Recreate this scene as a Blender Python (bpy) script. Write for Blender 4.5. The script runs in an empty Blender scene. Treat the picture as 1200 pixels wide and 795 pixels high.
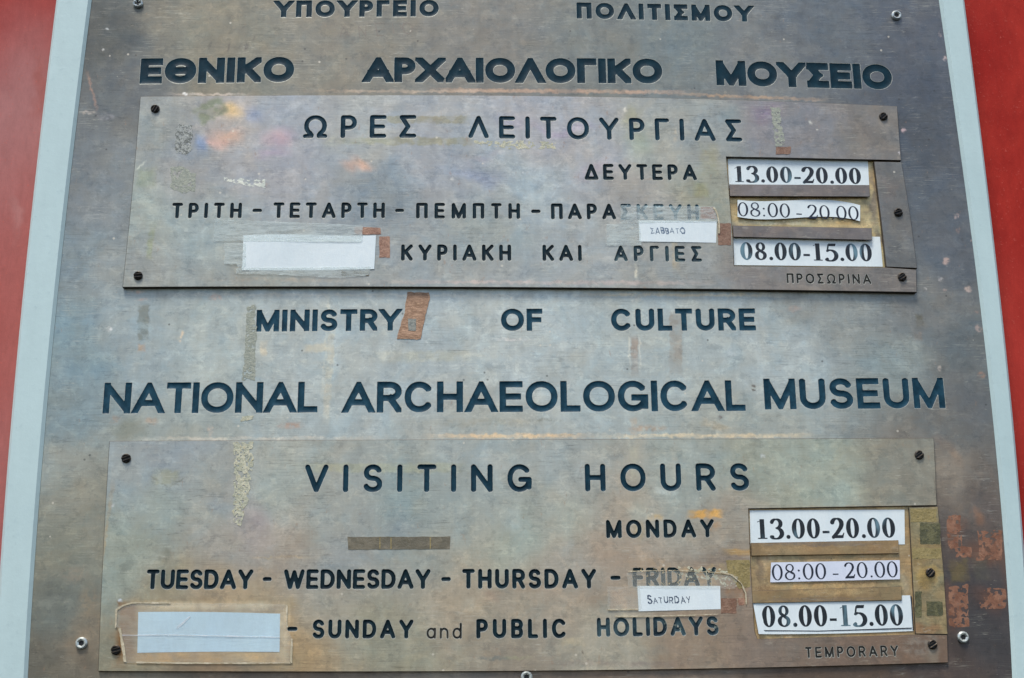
import bpy, math, random
import numpy as np
from mathutils import Vector, Matrix
from mathutils.geometry import delaunay_2d_cdt

random.seed(7)
SC = bpy.context.scene
COL = SC.collection

# ------------------------------------------------------------------ camera
PW, PH, F = 1200.0, 795.0, 1500.0            # photograph size, focal length in its pixels
CX, CY = PW / 2, PH / 2
_v = np.array([-50.0, -5500.0]); _hx = 40000.0
_hy = (-F * F - _v[0] * _hx) / _v[1]
E1 = np.array([_hx, _hy, F]); E1 /= np.linalg.norm(E1)          # world X seen from the camera
E3 = np.array([_v[0], _v[1], F]); E3 /= np.linalg.norm(E3)      # world Z
E2 = np.cross(E3, E1)                                           # world Y (into the wall)
R_W = np.array([E1, E2, E3])                                    # camera (x right, y down, z forward) -> world


def ray(x, y):
    return R_W @ np.array([x - CX, y - CY, F])


_r0 = ray(600, 400)
DIST = 1.36
ZC = 2.05                                                        # height of the middle of the sign
CAM = np.array([0.0, 0.0, ZC]) - _r0 / _r0[1] * DIST


def P(x, y, d=0.0):
    """point of the sign (metres across, metres up) that the photo shows at x, y, on a face d in front of the back plate"""
    r = ray(x, y)
    t = (-d - CAM[1]) / r[1]
    q = CAM + r * t
    return np.array([q[0], q[2]])


MPX = float(np.linalg.norm(P(601, 400) - P(600, 400)))           # metres per photo pixel

cam_d = bpy.data.cameras.new("camera")
cam_d.sensor_width = 36
cam_d.lens = F / PW * 36
cam_d.clip_end = 200
cam_d.clip_start = 0.02
cam = bpy.data.objects.new("camera", cam_d)
COL.objects.link(cam)
m = Matrix.Identity(4)
for r in range(3):
    m[r][0] = R_W[r][0]; m[r][1] = -R_W[r][1]; m[r][2] = -R_W[r][2]; m[r][3] = CAM[r]
cam.matrix_world = m
SC.camera = cam

# ------------------------------------------------------------------ world, sun, exposure
SUN_EL, SUN_AZ = 64.0, -22.0        # degrees; azimuth from straight in front of the sign, negative = left
w = bpy.data.worlds.new("World"); SC.world = w; w.use_nodes = True
wn = w.node_tree.nodes; wl = w.node_tree.links
sky = wn.new("ShaderNodeTexSky"); sky.sky_type = 'NISHITA'; sky.sun_disc = False
sky.sun_elevation = math.radians(SUN_EL); sky.sun_rotation = math.radians(180 - SUN_AZ)
sky.air_density = 1.0; sky.dust_density = 1.8; sky.ozone_density = 1.0
bg = wn["Background"]; bg.inputs[1].default_value = 0.10
wl.new(sky.outputs[0], bg.inputs[0])
sd = bpy.data.lights.new("sun", 'SUN'); sd.energy = 1.7; sd.angle = math.radians(18); sd.color = (1.0, 0.95, 0.88)
sun = bpy.data.objects.new("sun", sd); COL.objects.link(sun)
el, az = math.radians(SUN_EL), math.radians(SUN_AZ)
sdir = Vector((math.sin(az) * math.cos(el), -math.cos(az) * math.cos(el), math.sin(el)))
sun.rotation_euler = sdir.to_track_quat('Z', 'Y').to_euler()
sun.location = (-2, -4, 6)
SC.view_settings.view_transform = 'Standard'
SC.view_settings.look = 'None'
SC.view_settings.exposure = 0.93
SC.view_settings.gamma = 1.0
SC.cycles.max_bounces = 8
SC.cycles.transparent_max_bounces = 12


# ------------------------------------------------------------------ numeric helpers
def lin(c):
    c = np.asarray(c, float) / 255.0
    return np.where(c <= 0.04045, c / 12.92, ((c + 0.055) / 1.055) ** 2.4)


LIGHT = np.array([1.17, 1.13, 1.05])


def A(r, g, b, k=1.0):
    """base colour of a surface that shows as r, g, b under this even sky light"""
    q = np.clip(lin((r, g, b)) * LIGHT * k, 0.003, 0.85)
    return (float(q[0]), float(q[1]), float(q[2]), 1.0)


def _hash(ix, iy, seed):
    h = (ix * 374761393 + iy * 668265263 + seed * 974634777) & 0xFFFFFFFF
    h = ((h ^ (h >> 13)) * 1274126177) & 0xFFFFFFFF
    return ((h ^ (h >> 16)) & 0xFFFF) / 65535.0


def vnoise(x, y, seed=0):
    x = np.asarray(x, float); y = np.asarray(y, float)
    ix = np.floor(x).astype(np.int64); iy = np.floor(y).astype(np.int64)
    fx = x - ix; fy = y - iy
    fx = fx * fx * (3 - 2 * fx); fy = fy * fy * (3 - 2 * fy)
    a = _hash(ix, iy, seed); b = _hash(ix + 1, iy, seed)
    c = _hash(ix, iy + 1, seed); d = _hash(ix + 1, iy + 1, seed)
    return (a * (1 - fx) + b * fx) * (1 - fy) + (c * (1 - fx) + d * fx) * fy


def fbm(x, y, seed=0):
    return (vnoise(x, y, seed) * .55 + vnoise(x * 2.1, y * 2.1, seed + 5) * .3 + vnoise(x * 4.3, y * 4.3, seed + 9) * .15) * 2 - 1


def seg_sdf(X, Y, a, b):
    ax, ay = a; bx, by = b
    dx, dy = bx - ax, by - ay
    L = dx * dx + dy * dy + 1e-12
    t = np.clip(((X - ax) * dx + (Y - ay) * dy) / L, 0, 1)
    return np.hypot(X - ax - t * dx, Y - ay - t * dy)


def box_sdf(X, Y, a, b, hw, e0, e1):
    """oriented bar from a to b, half width hw, ends carried on by e0 and e1"""
    ax, ay = a; bx, by = b
    dx, dy = bx - ax, by - ay
    L = math.hypot(dx, dy) + 1e-9
    ux, uy = dx / L, dy / L
    s = (X - ax) * ux + (Y - ay) * uy
    n = np.abs(-(X - ax) * uy + (Y - ay) * ux) - hw
    q = np.abs(s - (L + e1 - e0) / 2) - (L + e0 + e1) / 2
    return np.hypot(np.maximum(q, 0), np.maximum(n, 0)) + np.minimum(np.maximum(q, n), 0)


def poly_sdf(X, Y, pts):
    d = np.full(X.shape, 1e9); ins = np.zeros(X.shape, bool)
    n = len(pts)
    for i in range(n):
        a, b = pts[i], pts[(i + 1) % n]
        d = np.minimum(d, seg_sdf(X, Y, a, b))
        c = ((a[1] > Y) != (b[1] > Y))
        with np.errstate(divide='ignore', invalid='ignore'):
            xx = (b[0] - a[0]) * (Y - a[1]) / ((b[1] - a[1]) or 1e-12) + a[0]
        ins ^= c & (X < xx)
    return np.where(ins, -d, d)


def contours(Fd, level, x0, y0, h):
    """closed loops where the field crosses level (inside = below), marching squares"""
    G = np.pad(Fd - level, 1, constant_values=1e3 if True else 0)
    G = np.where(np.abs(G) > 50, np.sign(G) * 1.0, G)
    ins = G < 0
    code = (ins[:-1, :-1] * 1 + ins[:-1, 1:] * 2 + ins[1:, 1:] * 4 + ins[1:, :-1] * 8)
    nxt = {}
    # edges: 0 bottom (j,i)-(j,i+1), 1 right, 2 top, 3 left ; inside on the left of travel
    T = {1: [(0, 3)], 2: [(1, 0)], 3: [(1, 3)], 4: [(2, 1)], 5: [(0, 3), (2, 1)], 6: [(2, 0)], 7: [(2, 3)],
         8: [(3, 2)], 9: [(0, 2)], 10: [(1, 0), (3, 2)], 11: [(1, 2)], 12: [(3, 1)], 13: [(0, 1)], 14: [(3, 0)]}

    def eid(j, i, e):
        if e == 0: return (j, i, 0)
        if e == 2: return (j + 1, i, 0)
        if e == 3: return (j, i, 1)
        return (j, i + 1, 1)
    for j, i in zip(*np.nonzero((code > 0) & (code < 15))):
        for a, b in T[int(code[j, i])]:
            nxt[eid(j, i, a)] = eid(j, i, b)

    def pos(e):
        j, i, k = e
        a = G[j, i]; b = G[j, i + 1] if k == 0 else G[j + 1, i]
        t = a / (a - b)
        return ((i + t, j) if k == 0 else (i, j + t))
    loops = []
    while nxt:
        s, _ = next(iter(nxt.items())); lp = []; c = s
        while c in nxt:
            lp.append(pos(c)); c = nxt.pop(c)
        if len(lp) >= 6:
            q = np.array(lp); q = np.stack([x0 + (q[:, 0] - 1) * h, y0 + (q[:, 1] - 1) * h], 1)
            loops.append(q)
    return loops


def simplify(q, tol):
    n = len(q)
    k = int(np.argmax(np.hypot(*(q - q[0]).T)))
    keep = np.zeros(n + 1, bool); keep[[0, k, n]] = True
    qq = np.vstack([q, q[:1]])
    st = [(0, k), (k, n)]
    while st:
        a, b = st.pop()
        if b - a < 2: continue
        p0, p1 = qq[a], qq[b]
        dx, dy = p1 - p0; L = math.hypot(dx, dy)
        s = qq[a + 1:b] - p0
        d = np.abs(s[:, 0] * dy - s[:, 1] * dx) / L if L > 1e-9 else np.hypot(s[:, 0], s[:, 1])
        i = int(np.argmax(d))
        if d[i] > tol:
            keep[a + 1 + i] = True; st += [(a, a + 1 + i), (a + 1 + i, b)]
    return qq[:-1][keep[:-1]]


def area(q):
    x, y = q[:, 0], q[:, 1]
    return 0.5 * float(np.sum(x * np.roll(y, -1) - np.roll(x, -1) * y))


def ccw(q):
    q = np.asarray(q, float)
    return q if area(q) > 0 else q[::-1].copy()


def cdt(loops, extra=None):
    """triangulate; returns points, faces, per face the set of loops around it, per point its source index"""
    vs, fs, k = [], [], 0
    for lp in loops:
        lp = ccw(lp)
        vs += [Vector((float(a), float(b))) for a, b in lp]
        fs.append(list(range(k, k + len(lp)))); k += len(lp)
    if extra is not None:
        vs += [Vector((float(a), float(b))) for a, b in extra]
    V, E, Fc, ov, oe, of = delaunay_2d_cdt(vs, [], fs, 0, 1e-7)
    return [(p.x, p.y) for p in V], [list(f) for f in Fc], [set(x) for x in of], ov


def offset(q, c):
    """move a counter-clockwise loop inwards by c"""
    a = q - np.roll(q, 1, 0); b = np.roll(q, -1, 0) - q
    a /= np.linalg.norm(a, axis=1)[:, None] + 1e-12; b /= np.linalg.norm(b, axis=1)[:, None] + 1e-12
    na = np.stack([-a[:, 1], a[:, 0]], 1); nb = np.stack([-b[:, 1], b[:, 0]], 1)
    n = na + nb
    l = np.maximum(np.sum(n * na, 1), 0.35)
    return q + n / l[:, None] * c


def curve_px(pts, n):
    """smooth curve through measured photo points (Lagrange on arc length for 3-4 points, else linear)"""
    p = np.array(pts, float)
    t = np.r_[0, np.cumsum(np.hypot(*np.diff(p, axis=0).T))]; t /= t[-1]
    u = np.linspace(0, 1, n)
    if len(p) > 4:
        return np.stack([np.interp(u, t, p[:, 0]), np.interp(u, t, p[:, 1])], 1)
    return np.stack([np.polyval(np.polyfit(t, p[:, k], len(p) - 1), u) for k in (0, 1)], 1)


# ------------------------------------------------------------------ mesh and object helpers
class MB:
    def __init__(s):
        s.v = []; s.f = []; s.mi = []; s.sm = []

    def add(s, verts, faces, mi=0, smooth=False):
        k = len(s.v); s.v += [tuple(map(float, v)) for v in verts]
        for f in faces:
            s.f.append([k + i for i in f]); s.mi.append(mi); s.sm.append(smooth)

    def piece(s, outer, d1, d0, c=0.0006, holes=(), walls=(), mi=0, mi_edge=None, grid=None, fine_at=()):
        """flat piece: outer loop (metres), front at d1, back at d0, chamfer c; holes = open loops, walls = holes with side walls"""
        if mi_edge is None: mi_edge = mi
        o = ccw(outer); inn = offset(o, c) if c else o
        wl_ = [ccw(x) for x in walls]; wo = [offset(x, -c) if c else x for x in wl_]
        ex = None
        if grid:
            lo, hi = inn.min(0), inn.max(0)
            gx, gy = np.meshgrid(np.arange(lo[0] + .0011, hi[0], grid), np.arange(lo[1] + .0013, hi[1], grid))
            ex = [np.stack([gx.ravel(), gy.ravel()], 1)]
            for pt in fine_at:                       # closer points where a stain has a sharp outline
                if pt[7] == 'soft': continue
                q = P(pt[0], pt[1]); g = .0011; rr = math.radians(pt[8]) if len(pt) > 8 else 0.0
                wx = (pt[2] * abs(math.cos(rr)) + pt[3] * abs(math.sin(rr))) * MPX + .002; wy = (pt[3] * abs(math.cos(rr)) + pt[2] * abs(math.sin(rr))) * MPX + .002
                gx, gy = np.meshgrid(np.arange(q[0] - wx, q[0] + wx, g), np.arange(q[1] - wy, q[1] + wy, g))
                ex.append(np.stack([gx.ravel(), gy.ravel()], 1) + np.random.RandomState(3).uniform(-.0002, .0002, (gx.size, 2)))
            ex = np.vstack(ex)
            ex = ex[(ex[:, 0] > lo[0]) & (ex[:, 0] < hi[0]) & (ex[:, 1] > lo[1]) & (ex[:, 1] < hi[1])]
        V, Fc, of, _ = cdt([inn] + list(holes) + wo, ex)
        s.add([(x, -d1, z) for x, z in V], [f for f, g in zip(Fc, of) if (0 in g) and len(g) % 2 == 1], mi)
        for lp, il, sg in [(o, inn, 1)] + [(a, b, -1) for a, b in zip(wl_, wo)]:
            n = len(lp)
            rings = [[(x, -d1, z) for x, z in il]] + ([[(x, -(d1 - c), z) for x, z in lp]] if c else []) + [[(x, -d0, z) for x, z in lp]]
            vv = sum(rings, [])
            ff = []
            for k in range(len(rings) - 1):
                for i in range(n):
                    j = (i + 1) % n
                    q = [k * n + i, (k + 1) * n + i, (k + 1) * n + j, k * n + j]
                    ff.append(q if sg > 0 else q[::-1])
            s.add(vv, ff, mi_edge)

    def build(s, name, mats, parent=None, loc=None):
        V = np.array(s.v)
        if loc is None:
            if parent is not None: loc = WL[parent.name]
            else:
                lo, hi = V.min(0), V.max(0); loc = ((lo[0] + hi[0]) / 2, hi[1], lo[2])
        loc = np.array(loc, float)
        me = bpy.data.meshes.new(name)
        me.from_pydata((V - loc).tolist(), [], s.f)
        for mt in (mats if isinstance(mats, (list, tuple)) else [mats]): me.materials.append(mt)
        me.polygons.foreach_set('material_index', s.mi)
        me.polygons.foreach_set('use_smooth', s.sm)
        me.update()
        o = bpy.data.objects.new(name, me); COL.objects.link(o)
        if parent is not None:
            o.parent = parent; o.location = Vector(loc - np.array(WL[parent.name]))
        else:
            o.location = Vector(loc)
        WL[o.name] = tuple(loc)
        return o


WL = {}


def tag(o, label=None, cat=None, group=None, kind=None):
    if label: o['label'] = label
    if cat: o['category'] = cat
    if group: o['group'] = group
    if kind: o['kind'] = kind
    return o


# ------------------------------------------------------------------ materials
class NT:
    def __init__(s, name):
        s.m = bpy.data.materials.new(name); s.m.use_nodes = True
        s.n = s.m.node_tree.nodes; s.l = s.m.node_tree.links
        s.b = s.n["Principled BSDF"]; s.out = s.n["Material Output"]
        s.pos = None

    def node(s, t, ins=(), **kw):
        x = s.n.new(t)
        for k, v in kw.items(): setattr(x, k, v)
        for k, v in (ins.items() if isinstance(ins, dict) else enumerate(ins)):
            if v is None: continue
            if isinstance(v, bpy.types.NodeSocket): s.l.new(v, x.inputs[k])
            else: x.inputs[k].default_value = v
        return x

    def position(s):
        if s.pos is None: s.pos = s.node("ShaderNodeNewGeometry").outputs['Position']
        return s.pos

    def noise(s, vec, scale, detail=4, rough=.55, dist=0.0):
        return s.node("ShaderNodeTexNoise", {'Vector': vec, 'Scale': scale, 'Detail': detail, 'Roughness': rough, 'Distortion': dist})

    def math(s, op, a, b=None, c=None, clamp=False):
        return s.node("ShaderNodeMath", [a, b, c], operation=op, use_clamp=clamp).outputs[0]

    def vmath(s, op, a, b=None):
        x = s.node("ShaderNodeVectorMath", [a, b], operation=op)
        return x.outputs['Value'] if op == 'LENGTH' else x.outputs[0]

    def ramp(s, v, a, b, lo=0.0, hi=1.0, smooth=True):
        return s.node("ShaderNodeMapRange", [v, a, b, lo, hi], interpolation_type='SMOOTHSTEP' if smooth else 'LINEAR').outputs[0]

    def mix(s, f, a, b, mode='MIX'):
        x = s.node("ShaderNodeMix", data_type='RGBA', blend_type=mode)
        x.clamp_result = False
        for k, v in ((0, f), (6, a), (7, b)):
            if isinstance(v, bpy.types.NodeSocket): s.l.new(v, x.inputs[k])
            else: x.inputs[k].default_value = v
        return x.outputs[2]

    def mapping(s, vec, loc=(0, 0, 0), rot=(0, 0, 0), scale=(1, 1, 1), vt='POINT'):
        return s.node("ShaderNodeMapping", {'Vector': vec, 'Location': loc, 'Rotation': rot, 'Scale': scale}, vector_type=vt).outputs[0]

    def set(s, **kw):
        for k, v in kw.items():
            k = k.replace('_', ' ')
            if isinstance(v, bpy.types.NodeSocket): s.l.new(v, s.b.inputs[k])
            else: s.b.inputs[k].default_value = v
        return s

    def bump(s, h, strength, dist=0.001):
        x = s.node("ShaderNodeBump", {'Strength': strength, 'Distance': dist, 'Height': h})
        s.l.new(x.outputs[0], s.b.inputs['Normal'])


def simple(name, col, rough=.5, metal=0.0, var=0.15, scale=60, col2=None, bump=0.0, spec=.5):
    t = NT(name)
    p = t.position()
    n = t.noise(p, scale, 5, .6).outputs[0]
    f = t.ramp(n, .3, .7)
    c2 = col2 or tuple(min(1, x * (1 - var)) for x in col[:3]) + (1,)
    t.set(Base_Color=t.mix(f, col, c2), Roughness=rough, Metallic=metal)
    t.b.inputs['Specular IOR Level'].default_value = spec
    if bump: t.bump(n, bump)
    return t.m


def patina(name, base, patches, k=1.0, fine=1.0, metal=.3, rough=.42, tint=False):
    """aged bronze: mottled tarnish, wiped streaks, scratches, specks, and stains with a place of their own
    patches: (x, y, half width, half height, colour, strength, inner edge 0..1, kind, turn)"""
    t = NT(name); p = t.position()
    nw = t.noise(p, 9, 4, .6).outputs['Color']
    big = t.vmath('ADD', p, t.vmath('MULTIPLY', t.vmath('SUBTRACT', nw, (.5, .5, .5)), (.11, .0, .11)))
    nf = t.noise(p, 150, 3, .6).outputs['Color']
    small = t.vmath('ADD', p, t.vmath('MULTIPLY', t.vmath('SUBTRACT', nf, (.5, .5, .5)), (.009, .0, .009)))
    grain = t.noise(p, 900, 2, .6).outputs[0]
    col = A(*base, k=k)
    cur = None
    if tint:
        cur = t.node("ShaderNodeAttribute", attribute_name='metal_tone').outputs['Color']
    mott = t.noise(p, 38, 6, .65, .6).outputs[0]
    for q in patches:
        x, y, rx, ry, c, st, inner, kind = q[:8]
        rot = q[8] if len(q) > 8 else 0.0
        ct = P(x, y)
        vec = big if kind == 'soft' else small
        mp = t.mapping(vec, (ct[0], 0, ct[1]), (0, math.radians(rot), 0), (rx * MPX, 1000, ry * MPX), 'TEXTURE')
        if kind == 'rect':
            ab = t.vmath('ABSOLUTE', mp); sx = t.node("ShaderNodeSeparateXYZ", [ab])
            dd = t.math('MAXIMUM', sx.outputs[0], sx.outputs[2])
        else:
            dd = t.vmath('LENGTH', mp)
        f = t.ramp(dd, 1.0, inner, 0.0, st)
        if kind in ('rect', 'worn'):
            f = t.math('MULTIPLY', f, t.ramp(grain if kind == 'worn' else mott, .30, .62, .25, 1.0))
        cur = t.mix(f, cur if cur is not None else col, A(*c, k=k))
    # mottling
    hue = t.noise(t.mapping(p, scale=(1, 1, 1.25)), 16, 7, .68, .8).outputs[0]
    cur = t.mix(t.ramp(hue, .40, .62, 0, .6 * fine), cur, t.mix(1.0, cur, (1.09, 1.0, .91, 1), 'MULTIPLY'))
    hue2 = t.noise(t.mapping(p, (3.1, 2, 7.7)), 24, 7, .7, .4).outputs[0]
    cur = t.mix(t.ramp(hue2, .47, .64, 0, fine * .55), cur, t.mix(1.0, cur, (.90, 1.0, 1.07, 1), 'MULTIPLY'))
    v1 = t.ramp(mott, .25, .75, 1 - .17 * fine, 1 + .17 * fine, False)
    st = t.noise(t.mapping(p, scale=(14, 1, 260)), 1.0, 5, .65).outputs[0]
    v2 = t.ramp(st, .25, .75, 1 - .05 * fine, 1 + .05 * fine, False)
    g2 = t.noise(p, 420, 4, .7).outputs[0]
    v3 = t.ramp(g2, .25, .75, 1 - .07 * fine, 1 + .07 * fine, False)
    dr = t.noise(t.mapping(p, scale=(75, 1, 5)), 1.0, 6, .68, .3).outputs[0]
    v4 = t.ramp(dr, .3, .7, 1 - .07 * fine, 1 + .07 * fine, False)
    br = t.noise(t.mapping(p, (3, 1, 1), (0, math.radians(-1.5), 0), (22, 1, 900)), 1.0, 3, .7).outputs[0]
    v5 = t.ramp(br, .3, .7, 1 - .045 * fine, 1 + .045 * fine, False)
    v3 = t.math('MULTIPLY', v3, v5)
    dk = t.noise(t.mapping(p, (8, 1, 2), (0, math.radians(63), 0), (8, 1, 330)), 1.0, 2, .6).outputs[0]
    dm = t.noise(t.mapping(p, (4, 1, 6)), 11, 3, .6).outputs[0]
    v3 = t.math('MULTIPLY', v3, t.math('SUBTRACT', 1.0, t.math('MULTIPLY', t.ramp(t.math('ABSOLUTE', t.math('SUBTRACT', dk, .5)), .014, .0, 0, .34), t.ramp(dm, .50, .60))))
    vv = t.math('MULTIPLY', t.math('MULTIPLY', t.math('MULTIPLY', v1, v2), v3), v4)
    cv = t.node("ShaderNodeCombineXYZ", [vv, vv, vv]).outputs[0]
    cur = t.mix(1.0, cur, cv, 'MULTIPLY')
    # small crisp marks: wiped-off patches, dried splashes, darker tarnish
    s1 = t.noise(t.mapping(p, (2, 0, 5), scale=(1, 1, 1.5)), 48, 9, .74, .5).outputs[0]
    cur = t.mix(t.ramp(s1, .535, .575, 0, .7 * fine), cur, t.mix(1.0, cur, (1.22, 1.20, 1.17, 1), 'MULTIPLY'))
    s3 = t.noise(t.mapping(p, (7, 0, 1), scale=(1, 1, 1.3)), 66, 9, .76, .3).outputs[0]
    cur = t.mix(t.ramp(s3, .45, .42, 0, .7 * fine), cur, t.mix(1.0, cur, (.78, .80, .82, 1), 'MULTIPLY'))
    s2 = t.noise(t.mapping(p, (1, 0, 9), scale=(1, 1, 3.2)), 62, 8, .72).outputs[0]
    cur = t.mix(t.ramp(s2, .61, .66, 0, .16 * fine), cur, A(206, 202, 186, k=k))
    s4 = t.noise(t.mapping(p, (5, 0, 3), scale=(2.2, 1, 1)), 70, 8, .75).outputs[0]
    cur = t.mix(t.ramp(s4, .62, .66, 0, .35 * fine), cur, A(150, 120, 98, k=k))
    # fine light scratches in two directions, only here and there
    for ang, sd_, thr in ((34, 1.0, .57), (-52, 5.0, .58), (3, 9.0, .63), (80, 3.0, .57), (58, 7.0, .58), (-24, 4.0, .59)):
        sv = t.mapping(p, (sd_, 0, sd_ * 2), (0, math.radians(ang), 0), (11, 1, 460))
        sn = t.noise(sv, 1.0, 2, .5).outputs[0]
        wh = t.noise(t.mapping(p, (sd_ * 3, 1, 0)), 14, 3, .6).outputs[0]
        f = t.math('MULTIPLY', t.ramp(t.math('ABSOLUTE', t.math('SUBTRACT', sn, .52)), .012, .0, 0, .36), t.ramp(wh, thr, thr + .08))
        cur = t.mix(f, cur, A(205, 205, 192, k=k))
    # pale and dark specks
    vo = t.node("ShaderNodeTexVoronoi", {'Vector': p, 'Scale': 95.0, 'Randomness': 1.0})
    rs = t.node("ShaderNodeSeparateColor", [vo.outputs['Color']])
    f = t.math('MULTIPLY', t.ramp(vo.outputs['Distance'], .16, .09), t.math('GREATER_THAN', rs.outputs[0], .965))
    cur = t.mix(t.math('MULTIPLY', f, .6), cur, A(205, 200, 186, k=k))
    f = t.math('MULTIPLY', t.ramp(vo.outputs['Distance'], .15, .07), t.math('LESS_THAN', rs.outputs[1], .014))
    cur = t.mix(t.math('MULTIPLY', f, .6), cur, A(60, 60, 60, k=k))
    rg = t.ramp(t.noise(p, 45, 5, .65).outputs[0], .3, .7, rough - .10, rough + .16)
    t.set(Base_Color=cur, Roughness=rg, Metallic=metal)
    t.b.inputs['Specular IOR Level'].default_value = .5
    hh = t.math('ADD', t.math('MULTIPLY', st, .16), t.math('ADD', t.math('MULTIPLY', g2, .25), t.math('MULTIPLY', mott, .9)))
    t.bump(hh, .22, .0012)
    return t.m


KM = 1.0            # the bronze's share of mirror light is made up for here
SPOT = (190, 160, 152)
plate_pts = [   # colour of the metal at places on the back plate
    (125, 27, 78, 82, 80), (150, 90, 98, 102, 102), (246, 54, 122, 120, 107), (420, 55, 121, 120, 111), (580, 47, 118, 118, 113), (700, 60, 114, 119, 116),
    (776, 49, 113, 122, 122), (961, 49, 98, 105, 110), (900, 90, 116, 120, 120), (1080, 40, 88, 94, 102), (1080, 97, 80, 86, 94), (1100, 160, 82, 88, 95), (1110, 280, 92, 98, 104),
    (111, 214, 126, 132, 133), (85, 200, 104, 112, 116), (75, 320, 116, 130, 136), (130, 330, 142, 150, 150), (80, 407, 125, 145, 152), (150, 400, 150, 162, 164), (70, 480, 128, 144, 148),
    (226, 424, 163, 174, 173), (350, 420, 166, 176, 176), (500, 410, 164, 174, 175), (605, 404, 172, 182, 182), (760, 420, 166, 176, 175), (906, 419, 169, 179, 179), (960, 370, 142, 148, 146),
    (1046, 434, 141, 152, 151), (1080, 370, 118, 120, 118), (1121, 404, 99, 106, 108), (1140, 480, 100, 104, 106), (1120, 500, 112, 112, 108), (850, 500, 158, 164, 158), (560, 500, 162, 168, 164), (200, 500, 152, 160, 156),
    (76, 564, 146, 152, 147), (110, 600, 140, 140, 128), (70, 640, 128, 130, 118), (70, 697, 110, 116, 110), (50, 760, 104, 102, 92), (100, 740, 128, 118, 102),
    (1121, 564, 137, 129, 117), (1150, 590, 92, 84, 80), (1130, 640, 84, 76, 72), (1160, 700, 70, 66, 67), (1160, 737, 64, 64, 67), (1125, 770, 84, 74, 70), (1000, 795, 92, 78, 68), (700, 798, 118, 104, 92), (300, 798, 112, 100, 88),
]
panel1_pts = [
    (180, 150, 138, 144, 142), (175, 240, 150, 158, 152), (231, 266, 150, 161, 160), (170, 310, 142, 146, 142), (230, 180, 140, 144, 146), (270, 150, 160, 156, 152), (320, 190, 152, 156, 162),
    (340, 140, 148, 156, 164), (436, 219, 128, 139, 145), (420, 150, 158, 162, 160), (500, 190, 150, 156, 162), (616, 219, 160, 172, 176), (560, 270, 146, 154, 152), (470, 320, 146, 152, 152), (566, 328, 148, 154, 154), (300, 325, 148, 152, 146),
    (640, 150, 158, 160, 164), (700, 200, 156, 158, 160), (760, 180, 158, 162, 156), (740, 225, 152, 152, 148), (690, 300, 156, 162, 162), (800, 320, 144, 148, 146), (830, 230, 148, 150, 136), (820, 150, 146, 152, 150),
    (970, 147, 128, 128, 130), (1020, 165, 122, 118, 112), (900, 140, 134, 134, 138), (900, 330, 128, 124, 120), (1040, 330, 118, 114, 110),
]
panel2_pts = [
    (160, 560, 148, 158, 160), (186, 594, 148, 160, 156), (140, 660, 144, 154, 146), (190, 540, 146, 154, 158), (266, 644, 155, 153, 146), (240, 600, 156, 160, 154), (330, 570, 160, 168, 162), (300, 610, 158, 154, 152), (350, 640, 158, 150, 138),
    (400, 600, 154, 160, 156), (476, 604, 140, 152, 150), (420, 650, 146, 152, 152), (540, 600, 152, 160, 156), (560, 550, 158, 166, 164), (610, 647, 160, 168, 158), (660, 610, 164, 166, 154), (666, 644, 160, 157, 148), (720, 600, 166, 158, 144), (720, 650, 160, 146, 130),
    (640, 550, 158, 166, 164), (800, 560, 156, 164, 158), (900, 560, 152, 158, 146), (956, 564, 158, 166, 154), (1060, 560, 136, 134, 122), (1080, 545, 140, 138, 126),
    (864, 624, 156, 150, 138), (860, 700, 140, 126, 112), (406, 709, 156, 154, 142), (300, 700, 164, 150, 126), (200, 700, 150, 144, 124), (140, 760, 134, 130, 112), (350, 760, 160, 142, 112), (446, 762, 148, 148, 132), (560, 720, 162, 152, 134),
    (650, 700, 158, 148, 132), (712, 762, 163, 160, 146), (800, 762, 146, 132, 116), (886, 766, 130, 118, 107), (1000, 760, 118, 102, 90), (1090, 765, 116, 98, 84), (600, 778, 146, 138, 124), (250, 780, 132, 116, 96),
]
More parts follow.
